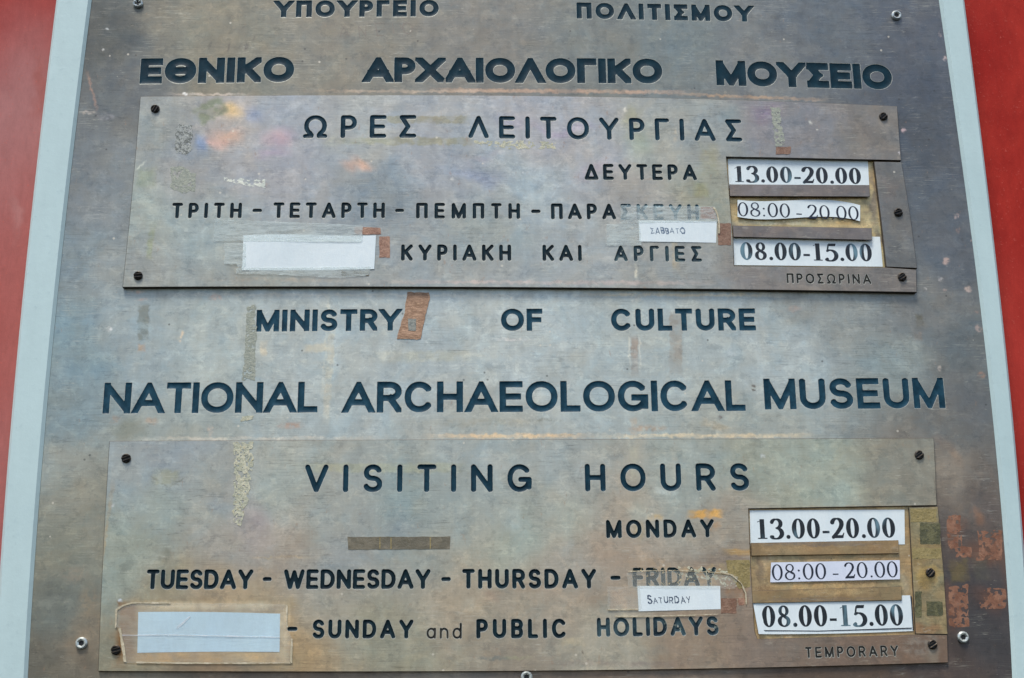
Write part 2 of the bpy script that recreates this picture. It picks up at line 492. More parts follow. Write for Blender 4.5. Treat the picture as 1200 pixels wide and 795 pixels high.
plate_st = [
    (1050, 23, 14, 15, (80, 84, 88), .5, .2, 'soft'), (96, 758, 14, 15, (96, 88, 76), .5, .2, 'soft'), (1128, 751, 14, 15, (54, 48, 46), .5, .2, 'soft'), (617, 797, 14, 15, (92, 80, 68), .5, .2, 'soft'), 
    (660, 107, 190, 3.5, (196, 164, 140), .65, .4, 'rect'), (480, 107, 150, 2.5, (190, 170, 150), .5, .4, 'rect', -.4),
    (880, 114, 110, 2.6, (190, 160, 130), .6, .4, 'rect', 2), (245, 111, 60, 2.5, (205, 195, 185), .55, .3, 'rect'),
    (430, 346, 290, 2.4, (196, 196, 186), .7, .4, 'rect'), (800, 346, 150, 2.6, (205, 190, 160), .7, .4, 'rect'),
    (253, 349, 10, 5, (200, 165, 145), .8, .3, 'worn'), (158, 343, 14, 4, (200, 160, 130), .8, .3, 'worn'),
    (600, 511, 110, 3.2, (222, 196, 160), .9, .4, 'rect'), (830, 511, 150, 3, (215, 200, 170), .8, .4, 'rect'),
    (300, 514, 170, 2.6, (196, 192, 180), .7, .4, 'rect'),
    (340, 499, 20, 6, (196, 150, 122), .75, .3, 'worn'), (168, 351, 8, 3, (200, 165, 150), .6, .3, 'worn'),
    (168, 378, 7, 24, (120, 124, 116), .75, .75, 'rect', -2), (166, 408, 6, 6, (176, 150, 124), .7, .5, 'rect'),
    (386, 430, 5, 82, (188, 184, 166), .6, .5, 'rect', 2), (382, 400, 2, 90, (196, 196, 182), .5, .3, 'rect', 2),
    (372, 408, 20, 7, (192, 184, 162), .65, .5, 'rect', -4), (309, 409, 5, 11, (190, 180, 156), .6, .5, 'rect', -4),
    (744, 417, 5, 27, (150, 136, 124), .75, .6, 'rect', 1), (738, 415, 1.5, 30, (206, 206, 194), .7, .3, 'rect', 1), (750, 415, 1.3, 30, (206, 206, 194), .6, .3, 'rect', 1),
    (743, 500, 5, 12, (176, 166, 150), .65, .5, 'rect', 1), (792, 402, 8.5, 41, (150, 145, 136), .75, .82, 'rect', 3),
    (745, 350, 8, 8, (190, 190, 176), .6, .4, 'worn'), (500, 418, 80, 9, (182, 180, 158), .45, .3, 'rect', -1),
    (600, 398, 26, 3, (206, 206, 204), .7, .3, 'worn'), (560, 495, 110, 7, (156, 154, 132), .45, .3, 'worn'),
    (640, 492, 28, 3, (120, 122, 104), .6, .3, 'worn'), (760, 502, 34, 5, (176, 146, 116), .7, .3, 'worn'),
    (178, 494, 10, 6, (176, 150, 124), .7, .3, 'worn'), (150, 500, 22, 18, (128, 132, 118), .6, .2, 'soft'), (246, 505, 5, 8, (206, 178, 150), .7, .3, 'worn'), (135, 492, 9, 7, (170, 146, 124), .6, .2, 'worn'),
    (840, 500, 24, 7, (170, 160, 138), .6, .3, 'rect', 20), (844, 490, 5, 4, (110, 92, 84), .9, .4, 'worn'),
    (882, 452, 4, 3, (96, 88, 80), .9, .3, 'worn'), (883, 457, 3, 2, (96, 88, 80), .9, .3, 'worn'),
    (930, 362, 12, 5, (176, 150, 136), .6, .3, 'worn'), (858, 412, 8, 8, (196, 200, 194), .4, .5, 'worn'),
    (212, 395, 3, 9, (226, 200, 160), .9, .4, 'worn', 15), (128, 386, 4, 3.4, (205, 210, 210), .9, .7, 'worn'),
    (103, 132, 12, 4, (200, 180, 160), .55, .4, 'worn'), (108, 108, 2, 34, (176, 140, 120), .5, .3, 'rect', -18), (125, 137, 14, 7, (150, 150, 158), .6, .2, 'worn'),
    (125, 34, 3, 2, (190, 196, 196), .8, .4, 'worn'), (120, 58, 2, 2, (190, 196, 196), .8, .4, 'worn'),
    (268, 55, 2, 9, (96, 92, 86), .7, .3, 'rect', 14), (288, 58, 2, 10, (96, 92, 86), .7, .3, 'rect', 16), (298, 45, 2, 6, (100, 96, 88), .7, .3, 'rect', 20),
    (216, 110, 4, 2.2, (215, 220, 220), .9, .5, 'worn'),
    (1101, 42, 3, 3, SPOT, .8, .6, 'worn'), (1107, 69, 3.6, 3.6, SPOT, .9, .6, 'worn'), (1059, 153, 4, 4, (205, 170, 176), .9, .6, 'worn'),
    (1121, 254, 4, 4, SPOT, .9, .6, 'worn'), (1109, 307, 6, 5.5, (186, 150, 136), .9, .6, 'worn'), (1102, 327, 4, 3.4, (190, 184, 182), .9, .6, 'worn'),
    (1134, 339, 5.4, 5, (186, 160, 148), .9, .6, 'worn'), (1107, 341, 4, 2.6, (170, 148, 138), .8, .4, 'worn'), (1085, 338, 2, 3, (200, 196, 190), .8, .5, 'worn'),
    (1144, 365, 4, 2.6, (150, 120, 110), .8, .4, 'worn'), (1147, 385, 5, 5, (176, 146, 134), .85, .5, 'worn'), (1150, 440, 7, 5, (160, 122, 100), .85, .4, 'worn'), (1101, 432, 3.4, 4.4, (186, 176, 166), .8, .5, 'worn'),
    (1138, 282, 2, 2, SPOT, .9, .6, 'worn'), (1123, 270, 3, 4, (150, 118, 110), .8, .5, 'worn'), (1143, 601, 10, 10, (150, 106, 78), .7, .2, 'worn'),
    (1078, 376, 6, 9, (98, 96, 82), .7, .5, 'rect'), (1076, 395, 6, 7, (136, 120, 104), .6, .4, 'rect'),
    (100, 600, 22, 12, (140, 136, 112), .6, .2, 'worn'), (88, 674, 20, 14, (146, 132, 108), .6, .2, 'worn'), (104, 706, 16, 26, (150, 132, 100), .6, .2, 'worn'),
    (1120, 628, 16, 30, (116, 82, 64), .7, .1, 'soft'), (1160, 640, 22, 24, (110, 76, 58), .75, .1, 'soft'), (1124, 712, 18, 30, (108, 76, 62), .75, .1, 'soft'), (1164, 700, 22, 18, (100, 70, 56), .75, .1, 'soft'), (1178, 670, 6, 30, (96, 66, 54), .6, .1, 'soft'),
    (1122, 540, 10, 40, (138, 116, 96), .5, .1, 'soft'), (1142, 602, 12, 12, (132, 98, 76), .7, .1, 'soft'), (1112, 520, 14, 12, (138, 122, 108), .5, .1, 'soft'),
    (1124, 669, 13, 15, (104, 92, 62), .85, .6, 'rect', -3), (1150, 668, 12, 16, (86, 82, 72), .6, .5, 'rect', -3),
]
panel1_t = [   # heat-tint colours of the metal
    (276, 132, 20, 16, (201, 178, 133), 0.94, .0, 'soft'), (270, 160, 30, 12, (193, 162, 144), 0.94, .0, 'soft'), (258, 168, 20, 10, (198, 157, 144), 0.75, .0, 'soft'), (240, 172, 9, 15, (118, 144, 183), 0.88, .0, 'soft'),
    (324, 165, 22, 20, (185, 159, 167), 0.75, .0, 'soft'), (312, 182, 26, 10, (167, 152, 170), 0.62, .0, 'soft'), (300, 135, 14, 20, (133, 149, 178), 0.69, .0, 'soft'), (410, 186, 20, 9, (209, 170, 146), 0.88, .0, 'soft'), (398, 194, 12, 8, (201, 162, 141), 0.62, .0, 'soft'),
    (650, 148, 60, 12, (167, 154, 175), 0.62, .0, 'soft'), (600, 140, 30, 16, (159, 159, 178), 0.56, .0, 'soft'), (545, 200, 50, 14, (131, 144, 170), 0.62, .0, 'soft'), (690, 208, 36, 14, (175, 159, 167), 0.56, .0, 'soft'),
    (905, 148, 34, 18, (128, 113, 133), 0.75, .0, 'soft'), (856, 150, 22, 18, (126, 144, 149), 0.62, .0, 'soft'), (750, 165, 26, 22, (159, 165, 141), 0.62, .0, 'soft'), (470, 135, 60, 10, (149, 157, 170), 0.50, .0, 'soft'),
    (388, 168, 18, 12, (172, 182, 164), .6, .0, 'worn'), (560, 180, 40, 8, (159, 149, 162), 0.50, .0, 'soft'),
]
panel1_st = [
    (182, 128, 11, 11, (160, 164, 160), .45, .2, 'soft'), (1035, 137, 11, 11, (104, 102, 98), .45, .2, 'soft'), (162, 323.5, 11, 11, (158, 160, 154), .45, .2, 'soft'), (1057, 325, 11, 11, (92, 88, 84), .45, .2, 'soft'), 
    (248, 132, 22, 15, (118, 128, 106), .85, .6, 'rect', -32), (172, 210, 16, 18, (136, 146, 124), .6, .3, 'rect'),
    (497, 143, 62, 6, (134, 132, 112), .75, .7, 'rect', -.4), (430, 168, 40, 5, (150, 152, 124), .55, .5, 'rect'), (505, 168, 58, 6.5, (140, 138, 112), .7, .6, 'rect'),
    (178, 285, 5, 30, (140, 148, 116), .6, .3, 'rect', 3), (166, 197, 1.2, 10, (210, 214, 200), .7, .3, 'rect', 40),
    (745, 320, 2.2, 14, (206, 204, 188), .7, .3, 'rect'), (742, 292, 5, 18, (160, 160, 150), .6, .5, 'rect'), (790, 300, 5, 26, (176, 164, 134), .5, .5, 'rect', -2),
    (731, 132, 3, 5, (210, 210, 196), .8, .3, 'worn'), (740, 140, 14, 22, (156, 158, 128), .5, .3, 'rect', 20), (790, 160, 4, 14, (196, 180, 146), .6, .3, 'worn'),
    (830, 190, 16, 30, (150, 150, 120), .45, .3, 'rect'), (820, 225, 12, 12, (150, 152, 116), .6, .5, 'rect'),
    (640, 333, 250, 3, (196, 178, 172), .5, .3, 'rect'), (330, 330, 110, 4, (170, 158, 138), .6, .3, 'worn'),
    (948, 146, 3, 3, (206, 206, 190), .8, .4, 'worn'), (956, 154, 2, 2, (216, 216, 200), .9, .4, 'worn'), (1052, 182, 2.4, 2.4, (206, 196, 196), .9, .6, 'worn'),
    (588, 181, 5, 3.4, (176, 182, 184), .8, .6, 'worn'), (612, 179, 5, 3.4, (176, 182, 184), .8, .6, 'worn'), (614, 204, 2, 2, (230, 232, 226), .9, .5, 'worn'), (530, 212, 3, 3, (206, 210, 206), .6, .5, 'worn'),
    (850, 300, 6, 22, (150, 146, 138), .5, .3, 'rect'), (770, 212, 40, 1, (150, 136, 120), .5, .3, 'rect'),
    (1000, 175, 60, 8, (136, 128, 116), .5, .2, 'worn'),
]
panel2_t = [
    (580, 625, 18, 14, (172, 184, 182), .6, .0, 'soft'), (560, 718, 9, 13, (184, 180, 164), .6, .0, 'soft'), (750, 590, 14, 20, (174, 182, 170), .5, .0, 'soft'), (590, 705, 20, 14, (166, 142, 124), .6, .0, 'soft'),
    (320, 660, 40, 12, (170, 150, 128), .5, .0, 'soft'), (720, 625, 40, 16, (172, 152, 132), .6, .0, 'soft'), (480, 640, 26, 20, (134, 144, 150), .5, .0, 'soft'), (250, 590, 26, 20, (150, 158, 164), .5, .0, 'soft'), (310, 600, 30, 16, (166, 154, 152), .5, .0, 'soft'),
    (640, 690, 50, 10, (166, 146, 128), .5, .0, 'soft'), (420, 690, 40, 10, (162, 146, 128), .4, .0, 'soft'), (840, 570, 20, 30, (160, 168, 160), .4, .0, 'soft'), (700, 700, 40, 14, (152, 138, 122), .5, .0, 'soft'),
    (245, 741, 104, 37, (158, 138, 104), .8, .8, 'rect'), (250, 711, 84, 6, (210, 197, 168), .9, .6, 'rect'), (333, 742, 6, 36, (208, 194, 162), .9, .6, 'rect'), (245, 771, 90, 6.5, (182, 150, 98), .9, .6, 'rect'), (149, 740, 13, 34, (126, 98, 64), 1.0, .8, 'rect'), (300, 771, 30, 6, (200, 172, 118), .8, .4, 'rect'), (270, 771, 62, 6, (178, 150, 96), .6, .3, 'worn'), (335, 762, 6, 14, (184, 158, 104), .6, .3, 'worn'),
]
panel2_st = [
    (148, 537.5, 12, 12, (170, 178, 178), .45, .2, 'soft'), (1077, 533.5, 12, 12, (112, 106, 96), .45, .2, 'soft'), (136, 762, 12, 12, (110, 96, 78), .45, .2, 'soft'), (1092.5, 755.5, 12, 12, (150, 142, 126), .45, .2, 'soft'), 
    (826, 603, 24, 6, (212, 164, 84), .85, .5, 'rect', -2), (836, 616, 12, 9, (190, 140, 84), .6, .3, 'worn'), (768, 607, 12, 6, (206, 170, 104), .75, .3, 'worn'), (748, 622, 10, 14, (196, 172, 112), .6, .3, 'worn'),
    (195, 560, 18, 11, (156, 158, 134), .6, .5, 'rect', 6), (188, 566, 16, 1.2, (110, 112, 100), .5, .4, 'rect', 36), (208, 566, 12, 1.2, (110, 112, 100), .5, .4, 'rect', -30),
    (450, 549, 110, 7, (166, 168, 140), .5, .5, 'rect'), (780, 577, 16, 5, (190, 196, 190), .5, .5, 'rect', 8), (682, 765, 2, 2, (80, 70, 64), .8, .3, 'worn'),
    (800, 676, 60, 13, (176, 152, 118), .7, .5, 'rect', 1), (840, 668, 20, 9, (190, 160, 104), .7, .4, 'worn'), (862, 690, 16, 20, (150, 118, 90), .7, .5, 'rect'), (770, 662, 40, 5, (168, 150, 124), .6, .3, 'worn'), (730, 702, 17, 13, (170, 146, 120), .65, .75, 'rect'), (855, 674, 24, 14, (140, 134, 100), .6, .4, 'worn'),
    (743, 545, 6, 26, (176, 178, 160), .55, .4, 'rect'), (790, 545, 5, 26, (176, 176, 164), .5, .4, 'rect'),
    (580, 772, 24, 3, (110, 122, 118), .75, .3, 'worn'), (670, 752, 16, 6, (186, 176, 150), .75, .5, 'rect'), (606, 771, 20, 3, (170, 172, 120), .5, .3, 'worn'),
    (190, 680, 12, 16, (112, 118, 106), .7, .3, 'rect', 24), (195, 652, 8, 10, (110, 112, 98), .6, .4, 'rect', 30), (330, 654, 40, 1.4, (176, 160, 132), .6, .3, 'rect', -1),
    (720, 778, 90, 4, (128, 116, 112), .5, .3, 'rect', 1), (1000, 596, 90, 3, (170, 148, 120), .5, .3, 'rect'), (870, 648, 30, 5, (178, 146, 92), .75, .3, 'rect', 2), (760, 660, 60, 8, (176, 146, 108), .5, .2, 'worn'),
    (250, 547, 2, 2, (120, 120, 112), .7, .4, 'worn'), (257, 563, 1.6, 1.6, (100, 100, 92), .8, .4, 'worn'), (132, 594, 3, 3, (190, 200, 206), .6, .5, 'worn'), (142, 704, 3, 2.4, (196, 214, 232), .9, .5, 'worn'),
    (120, 660, 2.5, 110, (168, 148, 116), .6, .4, 'rect', 4), (1097, 580, 2, 26, (98, 84, 72), .5, .4, 'rect', -5), (893, 535, 4, 3, (190, 200, 200), .7, .5, 'worn'), (1072, 757, 20, 16, (150, 140, 124), .55, .3, 'worn'),
    (1090, 756, 14, 18, (156, 148, 132), .4, .3, 'worn'),
]

M = {}
M['plate'] = patina('aged_bronze_plate', (136, 138, 132), [], tint=True)
M['panel1'] = patina('aged_bronze_upper_panel', (144, 146, 142), [], tint=True)
M['panel2'] = patina('aged_bronze_lower_panel', (150, 146, 132), [], tint=True)
M['strip1'] = patina('dull_bronze_strip', (106, 107, 106), [(1040, 230, 14, 40, (116, 110, 106), .6, .2, 'soft'), (1058, 290, 14, 30, (112, 112, 108), .6, .2, 'soft')])
M['strip2'] = patina('brassy_strip', (134, 124, 96), [(1082, 640, 18, 30, (150, 130, 88), .7, .2, 'soft'), (1090, 672, 18, 14, (150, 128, 76), .7, .3, 'soft'), (1080, 735, 18, 16, (140, 112, 84), .8, .2, 'soft')], fine=1.9)
M['rail1'] = patina('grey_bronze_rail', (112, 107, 105), [(900, 222, 40, 8, (128, 122, 124), .6, .2, 'soft'), (930, 272, 50, 8, (132, 120, 112), .6, .2, 'soft')])
M['rail2'] = patina('brass_rail', (140, 120, 88), [(960, 638, 90, 4, (116, 108, 100), .8, .4, 'worn'), (930, 645, 50, 6, (168, 142, 106), .7, .2, 'worn'), (1020, 640, 30, 8, (134, 112, 82), .7, .2, 'soft'), (960, 703, 90, 3, (118, 106, 92), .7, .4, 'worn'), (980, 694, 60, 5, (184, 160, 118), .7, .3, 'worn')], fine=1.2)
M['back1'] = patina('bare_brass_backing', (176, 162, 124), [(900, 262, 60, 3, (216, 208, 180), .8, .3, 'rect'), (1000, 262, 14, 10, (186, 160, 108), .7, .2, 'soft'), (940, 234, 70, 4, (96, 88, 72), .75, .4, 'worn'), (862, 258, 8, 10, (120, 112, 100), .7, .3, 'soft'), (1024, 240, 9, 62, (118, 108, 94), .85, .3, 'soft'), (1034, 300, 8, 30, (112, 104, 92), .8, .3, 'soft'), (870, 240, 12, 12, (150, 130, 96), .7, .2, 'soft')], fine=1.9)
M['back2'] = patina('bare_brass_backing_worn', (156, 136, 102), [(960, 688, 80, 4, (180, 156, 112), .7, .3, 'worn'), (890, 668, 14, 14, (166, 152, 124), .7, .2, 'soft'), (1060, 668, 8, 30, (166, 148, 120), .7, .2, 'soft'), (895, 690, 16, 5, (104, 84, 62), .7, .3, 'worn'), (885, 672, 6, 22, (120, 104, 84), .7, .3, 'soft'), (990, 683, 60, 2.5, (112, 92, 66), .7, .4, 'worn'), (1050, 690, 10, 7, (104, 100, 76), .7, .3, 'worn')], fine=1.9)
M['bright'] = simple('bare_metal_edge', A(176, 180, 174), .45, .3, .2, 300, A(136, 140, 134))
M['edge'] = simple('shadow_dark_edge', A(70, 62, 54), .5, .2, .3, 200)  # side faces coloured dark to deepen the shadow line under the panels


def metal_tone(me, loc, pts, patches):
    """colour of the metal, one value per vertex: broad tones, then stains, with wandering outlines"""
    n = len(me.vertices)
    co = np.empty(n * 3); me.vertices.foreach_get('co', co); co = co.reshape(-1, 3) + np.array(loc)
    U, V = co[:, 0], co[:, 2]
    wu = U + .030 * fbm(U * 9, V * 9, 31) + .010 * fbm(U * 34, V * 34, 33)
    wv = V + .030 * fbm(U * 9, V * 9, 41) + .010 * fbm(U * 34, V * 34, 43)
    c = np.zeros((n, 3)); ws = np.zeros((n, 1))
    for x, y, r_, g_, b_ in pts:                       # smooth blend between measured places
        q = P(x, y)
        k = (1.0 / (((wu - q[0]) ** 2 + (wv - q[1]) ** 2) / (60 * MPX) ** 2 + .12) ** 2)[:, None]
        c += k * np.array(A(r_, g_, b_, k=KM)[:3]); ws += k
    c = c / ws
    su = U + .0022 * fbm(U * 210, V * 210, 51); sv = V + .0022 * fbm(U * 210, V * 210, 61)
    grain = fbm(U * 330, V * 330, 71); mott = fbm(U * 120, V * 150, 81)
    for pt in patches:
        x, y, rx, ry, col, st, inner, kind = pt[:8]
        q = P(x, y); rx = rx * MPX; ry = ry * MPX
        a, b = (wu, wv) if kind == 'soft' else (su, sv)
        a = a - q[0]; b = b - q[1]
        if len(pt) > 8:
            t = math.radians(pt[8]); a, b = a * math.cos(t) - b * math.sin(t), a * math.sin(t) + b * math.cos(t)
        d = np.maximum(np.abs(a / rx), np.abs(b / ry)) if kind == 'rect' else np.hypot(a / rx, b / ry)
        f = np.clip((1 - d) / (1 - inner), 0, 1); f = f * f * (3 - 2 * f) * st
        if kind == 'rect': f = f * np.clip((mott + .6) / .7, .5, 1)
        if kind == 'worn': f = f * np.clip((grain + .45) / .6, .15, 1)
        f = f[:, None]
        if kind == 'worn': gm = sum(col) / 3; col = tuple(gm + (v - gm) * .62 for v in col)
        c = c * (1 - f) + np.array(A(*col, k=KM)[:3]) * f
    at = me.color_attributes.new('metal_tone', 'FLOAT_COLOR', 'POINT')
    at.data.foreach_set('color', np.hstack([c, np.ones((n, 1))]).ravel())


def paint_mat(name, a, b, worn=None, wcol=(110, 128, 136), spec=.16, rough=.42):
    t = NT(name); p = t.position()
    n = t.noise(p, 70, 5, .65).outputs[0]
    c = t.mix(t.ramp(n, .35, .66), A(*a), A(*b))
    if worn is not None:
        g = t.noise(p, 190, 5, .7).outputs[0]
        c = t.mix(t.ramp(g, worn, worn + .07, 0, .9), c, A(*wcol))
    t.set(Base_Color=c, Roughness=rough)
    t.b.inputs['Specular IOR Level'].default_value = spec
    t.bump(t.noise(p, 350, 3, .6).outputs[0], .3, .0006)
    return t.m


M['ink_head'] = paint_mat('navy_letter_paint', (2, 36, 48), (10, 46, 60), .76)
M['ink_large'] = paint_mat('blue_letter_paint', (12, 46, 62), (28, 66, 85), .76)
M['ink_mid'] = paint_mat('dark_letter_paint', (9, 38, 52), (20, 54, 70), .75)
M['ink_small'] = paint_mat('black_letter_paint', (6, 26, 34), (14, 38, 47), .73)
M['ink_tiny'] = paint_mat('worn_black_letter_paint', (34, 36, 36), (56, 56, 52), .68, (120, 112, 100))
M['ink_worn'] = paint_mat('flaking_letter_paint_blue', (16, 50, 66), (70, 110, 126), .57, (170, 194, 200))
M['ink_worn2'] = paint_mat('flaking_letter_paint_brass', (14, 34, 42), (40, 60, 66), .57, (204, 184, 138))
M['ink_half'] = paint_mat('chipped_letter_paint', (22, 38, 48), (54, 76, 84), .60, (128, 138, 130))


def painted(name, a, b, c, scale=6.0, rough=.45, patches=(), spec=.4, grain=.12):
    t = NT(name); p = t.position()
    nw = t.noise(p, 9, 4, .6).outputs['Color']
    big = t.vmath('ADD', p, t.vmath('MULTIPLY', t.vmath('SUBTRACT', nw, (.5, .5, .5)), (.1, .0, .1)))
    n = t.noise(t.mapping(p, scale=(1, 1, .55)), scale, 7, .68, .4).outputs[0]
    cur = t.mix(t.ramp(n, .34, .66), A(*a), A(*b))
    for x, y, rx, ry, col, st in patches:
        ct = P(x, y)
        f = t.ramp(t.vmath('LENGTH', t.mapping(big, (ct[0], 0, ct[1]), scale=(rx * MPX, 1000, ry * MPX), vt='TEXTURE')), 1.0, .1, 0, st)
        cur = t.mix(f, cur, A(*col))
    n2 = t.noise(p, scale * 22, 4, .7).outputs[0]
    cur = t.mix(t.ramp(n2, .60, .72, 0, .5), cur, A(*c))
    g = t.noise(t.mapping(p, scale=(1.6, 1, .5)), scale * 9, 5, .7).outputs[0]
    vv = t.ramp(g, .25, .75, 1 - grain, 1 + grain, False)
    cur = t.mix(1.0, cur, t.node("ShaderNodeCombineXYZ", [vv, vv, vv]).outputs[0], 'MULTIPLY')
    t.set(Base_Color=cur, Roughness=t.ramp(n, .3, .7, rough - .08, rough + .1))
    t.b.inputs['Specular IOR Level'].default_value = spec
    t.bump(t.math('ADD', n2, t.math('MULTIPLY', n, 2.0)), .12, .002)
    return t.m


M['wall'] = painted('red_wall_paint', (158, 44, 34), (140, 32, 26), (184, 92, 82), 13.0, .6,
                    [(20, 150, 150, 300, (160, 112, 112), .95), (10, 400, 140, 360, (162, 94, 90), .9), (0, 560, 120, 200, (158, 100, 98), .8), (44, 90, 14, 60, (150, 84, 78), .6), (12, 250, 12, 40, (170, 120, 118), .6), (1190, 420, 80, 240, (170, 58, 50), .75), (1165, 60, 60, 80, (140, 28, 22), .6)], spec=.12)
M['frame'] = painted('pale_frame_paint', (178, 201, 205), (170, 194, 199), (160, 184, 190), 5.0, .42, grain=.04)
M['paper'] = painted('white_paper', (212, 224, 230), (204, 218, 226), (200, 214, 222), 40.0, .55, grain=.04)
M['paper_blue'] = painted('bluish_paper', (182, 212, 230), (174, 204, 224), (196, 218, 232), 22.0, .5, grain=.06)
M['paper_lilac'] = painted('lilac_white_paper', (206, 214, 232), (198, 208, 226), (192, 204, 222), 40.0, .55, grain=.04)


def print_mat(name, dark, pale, lo, hi):
    t = NT(name); p = t.position()
    n = t.noise(t.mapping(p, scale=(1, 1, .35)), 42, 3, .6).outputs[0]
    g = t.noise(p, 700, 3, .7).outputs[0]
    c = t.mix(t.ramp(n, lo, hi), A(*dark), A(*pale))
    c = t.mix(t.ramp(g, .62, .74, 0, .6), c, A(*pale))
    t.set(Base_Color=c, Roughness=.42)
    return t.m


M['print'] = print_mat('black_print', (14, 22, 30), (96, 130, 146), .53, .70)  # pale bands in the ink imitate tape gloss and dust over the figures
M['print_thin'] = print_mat('thin_navy_print', (16, 24, 42), (50, 62, 86), .55, .8)
M['scratch'] = simple('faint_scratch', A(124, 118, 110), .5, .3, .15, 300)
M['pen_pale'] = print_mat('pale_pen_ink', (92, 112, 136), (140, 156, 172), .45, .7)
M['pen'] = print_mat('pen_ink', (62, 76, 98), (110, 124, 142), .5, .75)


def tape_clear(name, tint, opac, rough=.22, flat=False):
    t = NT(name); p = t.position()
    n = t.noise(p, 22, 2, .5).outputs[0] if flat else t.noise(t.mapping(p, scale=(1, 1, 3)), 60, 5, .65).outputs[0]
    tr = t.node("ShaderNodeBsdfTransparent")
    t.set(Base_Color=A(*tint), Roughness=rough)
    t.b.inputs['Specular IOR Level'].default_value = .6
    mx = t.node("ShaderNodeMixShader", [t.ramp(n, .3, .72, opac * (.8 if flat else .55), opac * (1.2 if flat else 1.5)), tr.outputs[0], t.b.outputs[0]])
    t.l.new(mx.outputs[0], t.out.inputs[0])
    t.bump(t.noise(t.mapping(p, scale=(1, 1, 5)), 90, 3, .6).outputs[0], .4, .0015)
    return t.m


M['tape'] = tape_clear('clear_tape_film', (206, 220, 222), .36)
M['tape_amber'] = tape_clear('yellowed_tape_film', (204, 208, 202), .20, flat=True)
M['tape_edge'] = tape_clear('whitened_tape_edge', (216, 216, 200), .62)


def residue_mat(name, a, b, c, scale=120, lo=.42, hi=.6, rough=.55, bump=.5, stretch=(1, 1, 1)):
    t = NT(name); p = t.position()
    n = t.noise(t.mapping(p, scale=stretch), scale, 5, .7, .3).outputs[0]
    n2 = t.noise(t.mapping(p, (4, 2, 1), scale=stretch), scale * 3.2, 4, .7).outputs[0]
    cur = t.mix(t.ramp(n, lo, hi), A(*a), A(*b))
    cur = t.mix(t.ramp(n2, .55, .68, 0, .85), cur, A(*c))
    t.set(Base_Color=cur, Roughness=rough)
    t.bump(t.math('ADD', n, n2), bump, .0012)
    return t.m


M['r_brown'] = residue_mat('kraft_tape', (138, 108, 84), (164, 132, 108), (186, 152, 124), 90, stretch=(1, 1, 2))
M['r_grey'] = residue_mat('grey_tape_core', (112, 118, 116), (136, 140, 134), (150, 146, 136), 200)
M['r_olive'] = residue_mat('olive_tape', (96, 92, 78), (112, 106, 90), (124, 118, 102), 60, rough=.35)
M['r_dull'] = residue_mat('dull_glue', (132, 140, 132), (154, 160, 148), (178, 180, 164), 160, stretch=(1, 1, 2.5))
M['r_cream'] = residue_mat('cream_glue', (160, 164, 146), (190, 190, 170), (176, 160, 118), 150)
M['r_silver'] = residue_mat('foil_label', (92, 98, 96), (150, 156, 154), (200, 208, 206), 220, .45, .55)
M['r_pale'] = residue_mat('pale_glue', (190, 198, 192), (214, 218, 208), (150, 156, 146), 160)
M['r_copper'] = residue_mat('copper_red_glue', (112, 74, 54), (142, 104, 82), (98, 86, 78), 75, .36, .66)
M['r_green'] = residue_mat('dark_green_tape', (76, 76, 52), (100, 98, 68), (58, 60, 46), 130, rough=.3)
M['r_moss'] = residue_mat('olive_brass_tape', (128, 116, 74), (146, 132, 88), (106, 100, 70), 110, rough=.35)
M['r_rust'] = residue_mat('rust_brown_tape', (134, 100, 82), (156, 122, 102), (124, 96, 82), 120, rough=.4)
M['r_mud'] = residue_mat('mud_brown_tape', (116, 86, 68), (134, 106, 88), (108, 88, 74), 120, rough=.4)
M['r_white'] = residue_mat('whitened_tape', (172, 164, 140), (196, 188, 166), (160, 146, 120), 140)
M['crease'] = tape_clear('whitened_crease', (220, 232, 236), .40)
M['screw_dark'] = simple('blackened_screw', A(46, 44, 42), .38, .6, .35, 500, A(78, 70, 62))
M['screw_zinc'] = simple('zinc_screw', A(196, 204, 204), .32, .6, .25, 500)
M['hole'] = simple('socket_dark', A(34, 36, 38), .6, .1, .3, 300)

# ------------------------------------------------------------------ the wall behind
mb = MB()
wy0, wy1 = 0.030, 0.25
cs = [(-3, 0), (3, 0), (3, 4.2), (-3, 4.2)]
mb.piece(np.array(cs, float), -wy0, -wy1, .004)
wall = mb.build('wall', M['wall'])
tag(wall, 'red painted wall behind the framed bronze sign', 'wall')

# ------------------------------------------------------------------ the sign: root, frame, back plate
root = bpy.data.objects.new('museum_sign', None)
COL.objects.link(root)
base = P(600, 900)
root.location = (base[0], 0.03, base[1]); WL[root.name] = (base[0], 0.03, base[1])
root.empty_display_size = .1
tag(root, 'engraved bronze museum sign in a pale frame with two panels of visiting hours', 'sign')

L_IN = [(114, -60), (106.7, 0), (75, 265), (49, 530), (31.7, 795), (27, 880)]
L_OUT = [(77, -60), (68, 0), (35.7, 265), (7.4, 530), (-9, 795), (-14, 880)]
R_IN = [(1092.5, -60), (1101.7, 0), (1138, 265), (1169.5, 530), (1186.9, 795), (1191, 880)]
R_OUT = [(1119, -60), (1128.3, 0), (1162.3, 265), (1193.5, 530), (1211, 795), (1215, 880)]


def smooth_line(pts, n=26):
    p = np.array(pts, float)
    u = np.linspace(p[0, 1], p[-1, 1], n)
    return np.stack([np.polyval(np.polyfit(p[:, 1], p[:, 0], 3), u), u], 1)


def UV(px, d=0.0):
    return np.array([P(x, y, d) for x, y in px])


